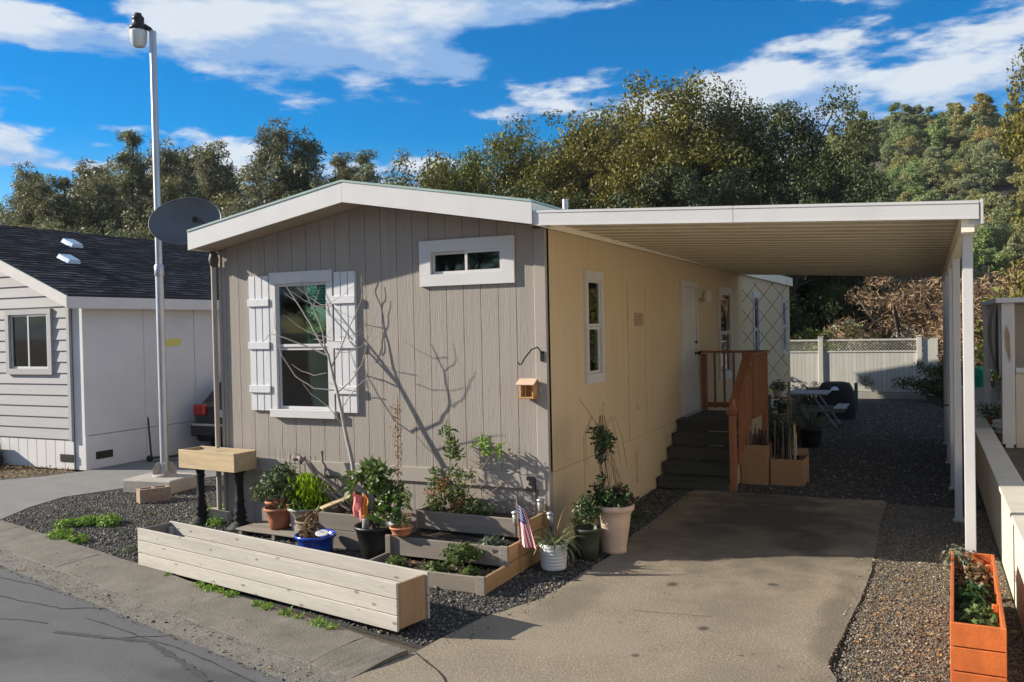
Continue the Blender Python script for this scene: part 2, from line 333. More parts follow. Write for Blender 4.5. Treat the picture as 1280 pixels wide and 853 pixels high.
    def mesh(s, name, mat):
        me = bpy.data.meshes.new(name); me.from_pydata(s.v, [], s.f)
        me.polygons.foreach_set('use_smooth', s.sm)
        if mat is not None:
            for m in (mat if isinstance(mat, (list, tuple)) else [mat]): me.materials.append(m)
        me.update(); return me
    def build(s, name, mat, parent=None):
        return obj(name, s.mesh(name, mat), parent)

def obj(name, me, parent=None, loc=None):
    o = bpy.data.objects.new(name, me); C.objects.link(o)
    if parent is not None: o.parent = parent
    if loc is not None: o.location = loc
    return o
def tag(o, label, cat, group=None):
    o['label'] = label; o['category'] = cat
    if group: o['group'] = group
    return o
def thing(name, label, cat, loc=(0, 0, 0), rotz=0, group=None):
    o = bpy.data.objects.new(name, None); C.objects.link(o); o.empty_display_size = .1
    o.location = loc; o.rotation_euler = (0, 0, rotz); return tag(o, label, cat, group)
def struct(o): o['kind'] = 'structure'; return o
def stuff(o): o['kind'] = 'stuff'; return o
def B(name, a, b, mat, parent=None, c=.004):
    """a chamfered board whose origin sits in its middle"""
    a = Vector(a); b = Vector(b); ce = (a+b)/2
    return obj(name, MB().cbox(a-ce, b-ce, c).mesh(name, mat), parent, ce)

def fast_mesh(name, V, F, mats, midx=None, rnd=None, smooth=False):
    """V (n,3), F (m,k) arrays"""
    me = bpy.data.meshes.new(name); V = np.asarray(V, np.float32); F = np.asarray(F, np.int32); k = F.shape[1]
    me.vertices.add(len(V)); me.vertices.foreach_set('co', V.ravel())
    me.loops.add(F.size); me.loops.foreach_set('vertex_index', F.ravel())
    me.polygons.add(len(F)); me.polygons.foreach_set('loop_start', np.arange(0, F.size, k, dtype=np.int32))
    for m in (mats if isinstance(mats, (list, tuple)) else [mats]): me.materials.append(m)
    if midx is not None: me.polygons.foreach_set('material_index', np.asarray(midx, np.int32))
    if smooth: me.polygons.foreach_set('use_smooth', np.ones(len(F), bool))
    if rnd is not None:
        at = me.attributes.new('rnd', 'FLOAT', 'FACE'); at.data.foreach_set('value', np.asarray(rnd, np.float32))
    me.update(calc_edges=True); return me
def unit(a): return a/np.maximum(np.linalg.norm(a, axis=1, keepdims=True), 1e-9)
def leaf_mesh(name, P, D, Nn, Ls, Ws, mat, rng, fold=0.):
    """rhombic leaves: P base points, D direction, Nn face normal hint"""
    D = unit(D); S = unit(np.cross(D, Nn)); n = len(P); Nr = np.cross(S, D)
    Ls = np.broadcast_to(np.asarray(Ls, float), (n,))[:, None]; Ws = np.broadcast_to(np.asarray(Ws, float), (n,))[:, None]
    mid = P+D*Ls*.45+Nr*Ls*fold
    V = np.stack([P, mid+S*Ws*.5, P+D*Ls, mid-S*Ws*.5], 1).reshape(-1, 3)
    F = np.arange(4*n).reshape(n, 4)
    return fast_mesh(name, V, F, mat, rnd=rng.random(n))
def clump_leaves(rng, centers, radii, n, ls, ws, squash=.8, shell=.4, upb=.3):
    centers = np.asarray(centers, float); radii = np.asarray(radii, float)
    pr = radii**2; pr = pr/pr.sum(); ci = rng.choice(len(radii), n, p=pr)
    d = unit(rng.normal(size=(n, 3))); rr = rng.random(n)**shell
    P = centers[ci]+d*(radii[ci]*rr)[:, None]*np.array([1, 1, squash])
    nr = unit(d*.9+rng.normal(size=(n, 3))*.7+np.array([0, 0, upb])); D = unit(np.cross(nr, rng.normal(size=(n, 3))))
    return P, D, nr, ls*rng.uniform(.6, 1.3, n), ws*rng.uniform(.6, 1.3, n)
def blades(rng, n, base_r, length, width, rise, droop, seg=5, spread=1.):
    """arching strap leaves from the origin, as quads"""
    V = []; F = []; rn = []
    for i in range(n):
        a = rng.uniform(0, 2*math.pi); ln = length*rng.uniform(.6, 1.15); el = rng.uniform(rise*.5, rise*1.25); dr = droop*rng.uniform(.6, 1.3)
        b = np.array([math.cos(a), math.sin(a), 0]); side = np.array([-math.sin(a), math.cos(a), 0]); p = b*base_r*rng.random(); o = len(V)
        e = min(el, 1.5)
        for k in range(seg+1):
            t = k/seg; wv = width*(1-t**1.6)*(.5+.5*min(1, t*4))+.0012
            V += [p-side*wv/2, p+side*wv/2]
            p = p+(b*math.cos(e)*spread+np.array([0, 0, math.sin(e)]))*ln/seg; e -= dr/seg
        for k in range(seg): F.append((o+2*k, o+2*k+1, o+2*k+3, o+2*k+2)); rn.append(rng.random())
    return np.array(V), np.array(F), rn

# ------------------------------------------------------------------ terrain, paving
KD = Vector((.969, -.248)); KN = Vector((.248, .969))
def K(s, t, z=0.): return (s*KD.x+t*KN.x, s*KD.y+t*KN.y, z)
def kT(x, y): return x*KN.x+y*KN.y
def sheet(name, poly, z, mat, th=.02):
    return struct(MB().prism(poly, 'z', z-th, z).build(name, mat))
def hill_h(x, y):
    h = 27*np.exp(-(((x-6)/60.)**2+((y-128)/42.)**2)) + 5*np.exp(-(((x+45)/40.)**2+((y-55)/25.)**2)) + 3*np.exp(-(((x+5)/25.)**2+((y-48)/14.)**2))
    far = np.clip((np.hypot(x, y)-200)/300, 0, 1)
    return h*(1-far)
gx = np.concatenate([np.linspace(-900, -130, 8), np.linspace(-120, 120, 61), np.linspace(130, 900, 8)]); gy = np.concatenate([np.linspace(-900, -40, 8), np.linspace(-20, 240, 66), np.linspace(260, 900, 8)])
GX, GY = np.meshgrid(gx, gy); GZ = hill_h(GX, GY)*np.clip((GY-24)/12, 0, 1)-.03
V = np.stack([GX, GY, GZ], -1).reshape(-1, 3); nx = len(gx)
ii = (np.arange(len(gy)-1)[:, None]*nx+np.arange(nx-1)[None]).ravel(); F = np.stack([ii, ii+1, ii+nx+1, ii+nx], 1)
struct(obj('ground', fast_mesh('ground', V, F, m_ground, smooth=True)))
# road, gutter, kerb slabs
road = sheet('road', [K(-60, -30)[:2], K(60, -30)[:2], K(60, -3.52)[:2], K(-60, -3.52)[:2]], .0, m_asph)
def ribbon(mb, pts, wd, z):
    P = [Vector((p[0], p[1])) for p in pts]
    for i in range(len(P)-1):
        d = (P[i+1]-P[i]); n_ = Vector((-d.y, d.x)).normalized(); w0, w1 = wd*random.uniform(.4, 1.2)/2, wd*random.uniform(.4, 1.2)/2
        mb.add([(*(P[i]-n_*w0), z), (*(P[i+1]-n_*w1), z), (*(P[i+1]+n_*w1), z), (*(P[i]+n_*w0), z)], [(0, 1, 2, 3)])
def wander(a, b, n, amp):
    a = Vector(a); b = Vector(b); d = b-a; nn = Vector((-d.y, d.x)).normalized(); o = 0; out = []
    for i in range(n+1):
        o += random.uniform(-amp, amp); out.append(a+d*i/n+nn*(o if 0 < i < n else 0))
    return out
m_crack = M('crack_dark', (.02, .02, .02), .95, .2)
mb = MB()
for a, b, n_ in ((K(-4.3, -4.1), K(-2.2, -3.68), 22), (K(-2.2, -3.68), K(-1.9, -3.5), 5), (K(-1.3, -3.9), K(-.9, -3.5), 8), (K(-1.9, -3.75), K(.6, -3.65), 22), (K(-4.6, -3.75), K(-2.9, -3.58), 16), (K(-3.4, -4.6), K(-2.0, -4.0), 12)):
    ribbon(mb, wander(a[:2], b[:2], n_, .014), .014, .003)
stuff(mb.build('crack', m_crack, road))
mb = MB(); ribbon(mb, wander(K(-1.75, -4.05)[:2], K(-.95, -3.72)[:2], 14, .004), .055, .0035); ribbon(mb, wander(K(-.95, -3.72)[:2], K(.1, -3.85)[:2], 14, .006), .06, .0042); stuff(mb.build('painted_shadow_arc', M('painted_road_shadow', (.05, .05, .052), .8, .2, 8, coord='World'), road))  # curved cast shadow painted on the road as a dark ribbon
m_patch = M('wet_asphalt_patch', (.035, .035, .04), .75, .3, 6, coord='World', bump=.5, bscale=90)
pp = []
for i in range(22):
    a = 2*math.pi*i/22; rr = 1+.12*math.sin(3*a)+.08*math.sin(5*a+1)
    c_ = K(-4.75, -3.62); pp.append((c_[0]+.75*rr*math.cos(a), c_[1]+.24*rr*math.sin(a)))
struct(MB().prism(pp, 'z', -.005, .006).build('asphalt_patch', m_patch, None))
sheet('gutter', [K(-30, -3.56)[:2], K(.85, -3.53)[:2], K(.85, -3.27)[:2], K(-30, -3.27)[:2]], .007, m_gutter)
kerb = struct(bpy.data.objects.new('kerb', None)); C.objects.link(kerb); kerb.rotation_euler = (0, 0, math.atan2(KD.y, KD.x))
s0 = -12.4; k = 0
while s0 < .84:
    ln = [2.3, 1.75, 2.6, 2.1][k % 4]; s1 = min(s0+ln, .84); g = .004; n_ = 10
    vs = []; fs = []; rg = random.Random(k+3)
    ys = [-3.29, -3.27, -3.16, -3.0, -2.86, -2.76, -2.74]; zs = [-.02, .012, .026, .040, .050, .050, -.02]
    for i in range(n_+1):
        for j, (y, z) in enumerate(zip(ys, zs)):
            x = s0+g+(s1-s0-2*g)*i/n_
            vs.append((x+rg.uniform(-.004, .004)*(i in (0, n_)), y+(rg.uniform(-.012, .012) if j < 2 or j > 4 else 0), z+(rg.uniform(-.003, .003) if 0 < j < 6 else 0)))
    m_ = len(ys)
    for i in range(n_):
        for j in range(m_-1): a = i*m_+j; fs.append((a, a+m_, a+m_+1, a+1))
    fs += [tuple(range(m_)), tuple(n_*m_+j for j in reversed(range(m_)))]
    MB().add(vs, fs).build('kerb_slab', m_kerb, kerb); s0 = s1; k += 1
# driveway under the carport
rg = random.Random(5)
def jag(a, b, n, amp): return [(p.x, p.y) for p in wander(a, b, n, amp)]
dp = jag((-.057, -3.65), (.154, -2.83), 5, .01)+jag((.154, -2.83), (.26, -2.0), 6, .012)+jag((.3, -1.9), (.5, -1.26), 6, .014)+jag((.52, -1.2), (.55, .25), 10, .012)+jag((.54, .3), (.56, 3.72), 18, .012)+jag((.62, 3.78), (2.9, 3.82), 10, .02)+jag((2.96, 3.7), (2.955, .45), 14, .012)+jag((2.95, .4), (2.89, -2.2), 12, .015)+[(2.95, -4.42)]
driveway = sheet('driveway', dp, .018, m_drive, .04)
mb = MB(); ribbon(mb, wander((.16, -2.83), (.62, -3.2), 8, .01), .014, .0215); ribbon(mb, wander((.62, -3.2), (1.5, -3.75), 12, .012), .012, .0215)
ribbon(mb, wander((1.3, -1.4), (1.9, -1.32), 6, .006), .006, .0215)
stuff(mb.build('crack', m_crack, driveway))
# neighbour's driveway, a band of old asphalt between the houses
sheet('neighbour_driveway', [(-12.5, -1.3), (-8.7, -1.0), (-7.1, -.92), (-7.45, -.3), (-7.66, .38), (-7.3, 1.5), (-6.75, 2.6), (-6.6, 14), (-9.45, 14), (-9.42, 2.05), (-9.6, 1.5), (-10.2, .7), (-12.5, .2)], .008, m_asph2, .03)
sheet('pavement_strip', [(-30, -.2), (-12.4, -.2), (-12.4, .25), (-30, 1)], .006, m_asph2, .02)
sheet('front_gravel_bed', [K(-7.15, -2.73)[:2], (.14, -2.68), (.27, -1.95), (.5, -1.2), (.53, .25), (.53, 3.75), (0, 3.75), (-.02, .02), (-4.3, .02), (-4.4, 9), (-6.55, 9), (-6.7, 2.6), (-7.25, 1.5), (-7.62, .38), (-7.4, -.3), (-7.08, -.9)], -.002, m_darkbed, .02)
sheet('side_gravel_strip', [(2.93, -5), (4.03, -5), (4.03, 3.6), (2.93, 3.6)], -.003, m_tanbed, .02)
sheet('rear_gravel_yard', [(-.1, 3.76), (4.05, 3.76), (4.05, 21), (-6, 21), (-6, 17.4), (-.1, 17.4)], -.006, m_darkbed, .02)

OCT = np.array([(1, 0, 0), (-1, 0, 0), (0, 1, 0), (0, -1, 0), (0, 0, 1), (0, 0, -1)], float); OCF = np.array([(0, 2, 4), (2, 1, 4), (1, 3, 4), (3, 0, 4), (2, 0, 5), (1, 2, 5), (3, 1, 5), (0, 3, 5)])
def inpoly(x, y, poly):
    r_ = np.zeros(len(x), bool); n = len(poly)
    for i in range(n):
        x0, y0 = poly[i]; x1, y1 = poly[(i+1) % n]
        if y0 == y1: continue
        c = ((y0 > y) != (y1 > y)) & (x < (x1-x0)*(y-y0)/(y1-y0)+x0); r_ ^= c
    return r_
def stones(name, poly, dens, size, mats, weights, label, seed, z=.0):
    rng = np.random.default_rng(seed); P = np.array(poly); lo = P.min(0); hi = P.max(0); n = int(dens*(hi-lo).prod())
    x = rng.uniform(lo[0], hi[0], n); y = rng.uniform(lo[1], hi[1], n); k = inpoly(x, y, poly); x = x[k]; y = y[k]; n = len(x)
    sz = size*rng.lognormal(0, .36, n); sc = np.stack([sz*rng.uniform(.7, 1.4, n), sz*rng.uniform(.6, 1, n), sz*rng.uniform(.4, .8, n)], 1)
    V = OCT[None]*(1+rng.uniform(-.25, .25, (n, 6, 1)))*sc[:, None]; a = rng.uniform(0, 6.28, n); ca, sa = np.cos(a)[:, None], np.sin(a)[:, None]
    tl = rng.uniform(-.4, .4, (n, 1)); X = V[..., 0]*ca-V[..., 1]*sa; Y = V[..., 0]*sa+V[..., 1]*ca; Z = V[..., 2]+X*tl
    V = np.stack([X+x[:, None], Y+y[:, None], Z+z+sc[:, 2:3]*.45], -1).reshape(-1, 3)
    F = (OCF[None]+6*np.arange(n)[:, None, None]).reshape(-1, 3); mi = np.repeat(rng.choice(len(mats), n, p=weights), 8)
    o = stuff(obj(name, fast_mesh(name, V, F, mats, mi))); return tag(o, label, 'gravel')
FB = [K(-7.0, -2.74)[:2], (.12, -2.66), (.28, -1.9), (.52, -1.2), (.55, .25), (.56, 3.7), (.02, 3.7), (-.0, -.02), (-4.3, -.02), (-4.4, 2.4), (-6.6, 2.4), (-7.2, 1.3), (-7.6, .38), (-7.4, -.3), (-7.08, -.9)]
stones('dark_gravel', FB, 3400, .0092, m_stoned, [.66, .26, .08], 'dark crushed gravel filling the bed in front of the home', 1)
stones('tan_gravel', [(2.86, -4.5), (4.02, -4.5), (4.02, 3.7), (2.93, 3.7)], 7500, .0062, m_stonet+[m_stoned[1]], [.28, .30, .16, .26], 'tan mixed gravel beside the low rendered wall', 2)
stones('yard_gravel', [(.6, 3.8), (4.0, 3.75), (4.0, 18), (.2, 18), (.2, 6.6), (.6, 6.5)], 1000, .011, m_stoned, [.62, .3, .08], 'shaded grey gravel in the yard under the carport', 3)
stones('kerb_grit', [K(-7, -3.6)[:2], K(.85, -3.58)[:2], K(.85, -3.24)[:2], K(-7, -3.24)[:2]], 700, .006, m_stoned, [.5, .35, .15], 'loose grit lying in the gutter along the kerb', 4, .004)
stones('edge_grit', [(2.80, -4.0), (2.98, -4.0), (3.02, 3.6), (2.86, 3.6)], 900, .006, m_stonet, [.3, .4, .3], 'loose chips spilled along the driveway edge', 6, .016)
stones('bed_spill', [(.1, -2.7), (.36, -2.7), (.62, -1.3), (.66, 3.6), (.5, 3.6), (.45, -1.2), (.2, -2.0)], 900, .007, m_stoned, [.6, .3, .1], 'dark gravel chips spilled over the driveway border', 7, .014)
stones('kerb_spill', [K(-7.1, -3.3)[:2], K(.84, -3.3)[:2], K(.84, -2.7)[:2], K(-7.1, -2.7)[:2]], 110, .0045, m_stoned, [.15, .45, .4], 'small chips scattered on the kerb slabs', 8, .036)
def litter(name, poly, dens, size, label, seed, mats=m_litter, z=.012, lift=.01):
    rng = np.random.default_rng(seed); P = np.array(poly); lo = P.min(0); hi = P.max(0); n = int(dens*(hi-lo).prod())
    x = rng.uniform(lo[0], hi[0], n); y = rng.uniform(lo[1], hi[1], n); k = inpoly(x, y, poly); x = x[k]; y = y[k]; n = len(x)
    D = unit(np.stack([rng.normal(size=n), rng.normal(size=n), rng.normal(size=n)*.25], 1)); Nn = unit(np.stack([rng.normal(size=n)*.3, rng.normal(size=n)*.3, np.ones(n)], 1))
    me = leaf_mesh(name, np.stack([x, y, z+rng.random(n)*lift], 1), D, Nn, size*rng.uniform(.6, 1.4, n), size*.5*rng.uniform(.6, 1.4, n), mats[0], rng, .06)
    for m in mats[1:]: me.materials.append(m)
    me.polygons.foreach_set('material_index', rng.integers(0, len(mats), n).astype(np.int32))
    return tag(stuff(obj(name, me)), label, 'leaf litter')
litter('leaf_litter', [(2.95, -4.4), (4.0, -4.4), (4.0, .8), (2.98, .8)], 330, .032, 'dead ochre leaves strewn on the tan gravel', 11, z=.02)
litter('leaf_litter', [K(-7.2, -3.52)[:2], K(.6, -3.52)[:2], K(.6, -3.3)[:2], K(-7.2, -3.3)[:2]], 75, .03, 'dead brown leaves gathered in the kerb gutter', 12)
litter('leaf_litter', [(-12.6, -.1), (-10.2, .75), (-9.7, 1.6), (-9.6, 2.1), (-14, 2.1), (-14, -.1)], 420, .05, 'ochre leaf litter below the neighbouring skirting', 13, lift=.03)
litter('leaf_litter', [(.6, -3.3), (2.85, -3.3), (2.85, 3.6), (.7, 3.6)], 2.2, .03, 'few dead leaves scattered over the driveway', 14, z=.026)

# ------------------------------------------------------------------ mobile home
WL = -4.27; RX = -2.13; EAV = 3.27; RID = 3.655; HL = 17.1; OH = .42
def rz(x): return EAV+(RID-EAV)*(1-abs(x-RX)/2.2)
home = thing('mobile_home', 'long taupe mobile home with white shuttered window and covered side entrance', 'house')
def gable_col(x0, x1, z0, z1=None, eps=.0):
    """outline (x,z) of a wall strip that reaches up to the roof line"""
    if z1 is not None: return [(x0, z0), (x1, z0), (x1, z1), (x0, z1)]
    p = [(x0, z0), (x1, z0), (x1, rz(x1)-eps)]
    if x0 < RX < x1: p.append((RX, rz(RX)-eps))
    return p+[(x0, rz(x0)-eps)]
OPEN = [(-3.40, -2.66, 1.39, 2.84), (-1.30, -.46, 2.86, 3.09)]     # window openings x0 x1 z0 z1
mb = MB()
xs = sorted({WL, RX, 0.0} | {o[0] for o in OPEN} | {o[1] for o in OPEN})
for a, b in zip(xs, xs[1:]):
    o_ = next((o for o in OPEN if o[0] <= a and b <= o[1]), None)
    if o_: mb.prism(gable_col(a, b, 0, o_[2]), 'y', .02, .09); mb.prism(gable_col(a, b, o_[3]), 'y', .02, .09)
    else: mb.prism(gable_col(a, b, 0), 'y', .02, .09)
fwall = mb.build('front_wall', m_board, home)
def board(x0, x1, z0, name='board'):
    pcs = []
    o_ = next((o for o in OPEN if x0 < o[1]-.001 and x1 > o[0]+.001 and z0 < o[2]), None)
    if not o_: pcs = [gable_col(x0, x1, z0, None, .004)]
    else:
        pcs = [gable_col(x0, x1, z0, o_[2]), gable_col(x0, x1, o_[3], None, .004)]
        if x0 < o_[0]: pcs.append(gable_col(x0, o_[0], o_[2], o_[3]))
        if x1 > o_[1]: pcs.append(gable_col(o_[1], x1, o_[2], o_[3]))
    if len(pcs) == 2:
        for p in pcs: MB().prism(p, 'y', -.012, .022).build(name, m_board, fwall)
        return
    m_ = MB()
    for p in pcs: m_.prism(p, 'y', -.012, .022)
    m_.build(name, m_board, fwall)
x = -.12; gp = .005
while x > WL+.03:
    x0 = max(x-.203, WL+.03); board(x0+gp, x-gp*.2, .80); x -= .203
x = -.16
while x > WL+.03:
    x0 = max(x-.203, WL+.03); MB().prism([(x0+gp, .0), (x-gp*.2, .0), (x-gp*.2, .652), (x0+gp, .652)], 'y', -.006, .022).build('skirt_board', m_board, fwall); x -= .203
B('trim_board', (WL, -.034, .648), (-.03, .021, .805), m_trim, fwall)
B('corner_board', (-.118, -.024, .0), (.012, .021, 3.268), m_trim, fwall, .006); B('corner_board', (WL-.012, -.022, .0), (WL+.028, .021, 3.26), m_trim, fwall, .006)
# right hand side wall: sheets of siding, skirting below
SOP = [(1.13, 1.56, 1.74, 2.80), (8.0, 8.95, 1.35, 2.84), (11.5, 12.1, 1.40, 2.84), (15.7, 16.25, 1.5, 2.80)]
mb = MB(); ys = sorted({.02, HL} | {o[0] for o in SOP} | {o[1] for o in SOP})
def yz(a, b, c, d): return [(a, c), (b, c), (b, d), (a, d)]
for a, b in zip(ys, ys[1:]):
    o_ = next((o for o in SOP if o[0] <= a and b <= o[1]), None)
    if o_: mb.prism(yz(a, b, 0, o_[2]), 'x', -.09, -.012); mb.prism(yz(a, b, o_[3], 3.285), 'x', -.09, -.012)
    else: mb.prism(yz(a, b, 0, 3.285), 'x', -.09, -.012)
swall = mb.build('side_wall', m_side, home)
y = .03; k = 0
while y < HL-.01:
    y1 = min(y+(1.19 if k == 0 else 1.22), HL); m_ = MB(); o_ = next((o for o in SOP if o[0] >= y-.001 and o[1] <= y1+.001), None)
    oc = [o for o in SOP if o[0] < y1 and o[1] > y]
    cuts = sorted({y+.003, y1-.003} | {min(max(o[0], y+.003), y1-.003) for o in oc} | {min(max(o[1], y+.003), y1-.003) for o in oc})
    for a, b in zip(cuts, cuts[1:]):
        if b-a < 1e-4: continue
        o_ = next((o for o in oc if o[0] <= a+1e-4 and b-1e-4 <= o[1]), None)
        if o_: m_.prism(yz(a, b, .815, o_[2]), 'x', -.014, .0); m_.prism(yz(a, b, o_[3], 3.282), 'x', -.014, .0)
        else: m_.prism(yz(a, b, .815, 3.282), 'x', -.014, .0)
    m_.build('siding_sheet', m_side, swall); y = y1; k += 1
y = .03; rg = random.Random(2)
while y < HL-.01:
    y1 = min(y+rg.choice([.95, 1.22, .8]), HL); B('skirt_sheet', (-.014, y+.003, 0), (rg.uniform(-.002, .004), y1-.003, .806), m_side, swall, .003); y = y1
# other walls and roof
MB().prism([(.1, 0), (HL, 0), (HL, 3.27), (.1, 3.27)], 'x', WL, WL+.07).build('far_side_wall', m_board, home)
MB().prism(gable_col(WL+.08, -.1, 0), 'y', HL-.07, HL).build('rear_wall', m_board, home)
MB().box((WL+.08, .1, .80), (-.1, HL-.1, .86)).build('floor_deck', m_dark, home)
MB().box((WL+.08, 1.6, .87), (-.1, 1.66, 3.2)).build('inner_wall', m_dark, home)
MB().box((-1.7, .1, .87), (-1.64, HL-.1, 3.2)).build('inner_wall', m_dark, home)
roof = MB(); EO = .06                                               # side overhang
xl, xr = WL-EO, EO; zt = .20
for sgn in (0, 1):
    x0, x1 = (xl, RX) if sgn == 0 else (RX, xr)
    roof.prism([(x0, rz(x0)+zt), (x1, rz(x1)+zt), (x1, rz(x1)+zt+.022), (x0, rz(x0)+zt+.022)], 'y', -OH-.03, HL+.3)
roof = roof.build('roof', m_roofmetal, home)
for sgn in (0, 1):
    x0, x1 = (xl, RX-.0015) if sgn == 0 else (RX+.0015, xr)
    MB().prism([(x0, rz(x0)-.012), (x1, rz(x1)-.012), (x1, rz(x1)+zt-.002), (x0, rz(x0)+zt-.002)], 'y', -OH-.022, -OH).build('rake_fascia', m_white, roof)
    MB().prism([(x0+.02, rz(x0+.02)), (x1, rz(x1)), (x1, rz(x1)+.012), (x0+.02, rz(x0+.02)+.012)], 'y', -OH+.001, .018).build('soffit', m_soffit, roof)
    xf0, xf1 = (xl, xl+.02) if sgn == 0 else (xr-.02, xr)
    MB().box((xf0, -OH+.002, rz(xl)-.012), (xf1, HL+.28, rz(xl)+zt-.004)).build('eave_fascia', m_white if sgn == 0 else m_cream, roof)
    MB().box((WL-.058 if sgn == 0 else .0, -.24, rz(xl)-.004), (WL if sgn == 0 else .039, HL, rz(xl)+.01)).build('eave_soffit', m_soffit, roof)
MB().tube([(-.25, 1.2, 3.3), (-.25, 1.2, 3.72)], .035, 10).build('vent_pipe', m_galv, roof)

def blind(parent, x0, x1, z0, z1, y, mat, axis='y'):
    n_ = int((z1-z0)/.03); m_ = MB()
    for i in range(n_):
        z = z0+(z1-z0)*i/n_
        if axis == 'y': m_.add([(x0, y, z), (x1, y, z), (x1, y+.012, z+.026), (x0, y+.012, z+.026)], [(0, 1, 2, 3)])
        else: m_.add([(y, x0, z), (y, x1, z), (y-.012, x1, z+.026), (y-.012, x0, z+.026)], [(0, 1, 2, 3)])
    return m_.build('blind', mat, parent)
# main front window
win = MB().box((-3.475, -.052, 2.842), (-2.585, -.011, 2.972)).box((-3.475, -.046, 1.392), (-3.397, -.011, 2.8405)).box((-2.663, -.046, 1.392), (-2.585, -.011, 2.8405)).build('window', m_white, home)
B('sill', (-3.49, -.075, 1.295), (-2.565, -.011, 1.390), m_white, win)
def sash(parent, x0, x1, z0, z1, y, fr, gm, mat=m_white):
    m_ = MB().box((x0, y, z0), (x1, y+.03, z0+fr)).box((x0, y, z1-fr), (x1, y+.03, z1)).box((x0, y, z0+fr), (x0+fr, y+.03, z1-fr)).box((x1-fr, y, z0+fr), (x1, y+.03, z1-fr))
    m_.build('frame', mat, parent); MB().box((x0+fr-.002, y+.012, z0+fr-.002), (x1-fr+.002, y+.016, z1-fr+.002)).build('pane', gm, parent)
sash(win, -3.398, -2.662, 2.11, 2.841, -.018, .032, m_glassg); sash(win, -3.398, -2.662, 1.391, 2.105, -.004, .032, m_glass)
blind(win, -3.395, -2.665, 2.60, 2.838, .018, m_blind); MB().box((-3.37, .075, 2.1), (-3.25, .08, 2.84)).build('curtain', m_blind, win)
MB().box((-3.42, .12, 1.37), (-2.64, .125, 2.05)).build('insect_screen', M('screen_brown', (.10, .085, .07), .9, .15), win)
# shutters
for x0, x1 in ((-3.80, -3.492), (-2.568, -2.275)):
    sh_ = B('shutter', (x0, -.022, 1.372), (x1, -.013, 2.938), m_shutter, home, .002); c0 = Vector(((x0+x1)/2, -.0175, 2.155)); wd = (x1-x0)
    for i in range(3):
        a = x0+wd*i/3+.004; b = x0+wd*(i+1)/3-.004; o_ = B('slat', (a, -.043, 1.366), (b, -.0225, 2.944), m_shutter, sh_, .004); o_.location -= c0
    for zc in (1.62, 2.13, 2.63):
        o_ = B('batten', (x0-.006, -.063, zc-.043), (x1+.006, -.0435, zc+.043), m_shutter, sh_, .004); o_.location -= c0
# small slider window
win = MB().box((-1.436, -.045, 3.092), (-.324, -.011, 3.215)).box((-1.436, -.045, 2.735), (-.324, -.011, 2.858)).box((-1.436, -.045, 2.8585), (-1.302, -.011, 3.0915)).box((-.458, -.045, 2.8585), (-.324, -.011, 3.0915)).build('window', m_white, home)
sash(win, -1.301, -.87, 2.859, 3.091, -.002, .028, m_glass); sash(win, -.89, -.459, 2.859, 3.091, -.036, .028, m_glassg)
# side windows
def sidewin(y0, y1, z0, z1, bl=True):
    w_ = MB().box((.0008, y0-.08, z1+.001), (.034, y1+.08, z1+.10)).box((.0008, y0-.08, z0-.11), (.034, y1+.08, z0-.001)).box((.0008, y0-.08, z0), (.034, y0-.001, z1)).box((.0008, y1+.001, z0), (.034, y1+.08, z1)).build('window', m_white, home)
    zm = (z0+z1)/2
    for a, b, off in ((z0, zm, -.016), (zm+.004, z1, .0)):
        fr = .03
        MB().box((off-.012, y0, a), (off+.014, y1, a+fr)).box((off-.012, y0, b-fr), (off+.014, y1, b)).box((off-.012, y0, a+fr), (off+.014, y0+fr, b-fr)).box((off-.012, y1-fr, a+fr), (off+.014, y1, b-fr)).build('frame', m_white, w_)
        MB().box((off-.002, y0+fr-.002, a+fr-.002), (off+.002, y1-fr+.002, b-fr+.002)).build('pane', m_glass, w_)
    if bl: blind(w_, y0, y1, z1-.2, z1, -.1, m_blind, 'x')
for i, o_ in enumerate(SOP): sidewin(*o_, bl=i != 1)
# entrance door
dr = MB().box((.0008, 5.20, .86), (.045, 5.285, 2.95)).box((.0008, 6.155, .86), (.045, 6.24, 2.95)).box((.0008, 5.2855, 2.86), (.045, 6.1545, 2.95)).build('door', m_white, home)
B('door_leaf', (.001, 5.287, .875), (.022, 6.153, 2.858), m_white, dr, .003)
for z0, z1 in ((1.08, 1.66), (1.80, 2.70)):
    for ya, yb in ((5.39, 5.68), (5.76, 6.05)): MB().box((.0225, ya, z0), (.027, yb, z1)).build('panel', m_white, dr)
h_ = MB().lathe([(.0, 0), (.028, .0), (.03, .01), (.012, .02), (.012, .045), (.032, .055), (.03, .085), (.0, .09)], 12)
h_ = h_.build('handle', m_iron, dr); h_.rotation_euler = (0, R(90), 0); h_.location = (.022, 6.06, 1.80)
h2 = obj('deadbolt', h_.data, dr, (.022, 6.06, 1.98)); h2.rotation_euler = (0, R(90), 0); h2.scale = (.8, .8, .5)
B('threshold', (.001, 5.2, .835), (.10, 6.24, .872), m_galv, dr)
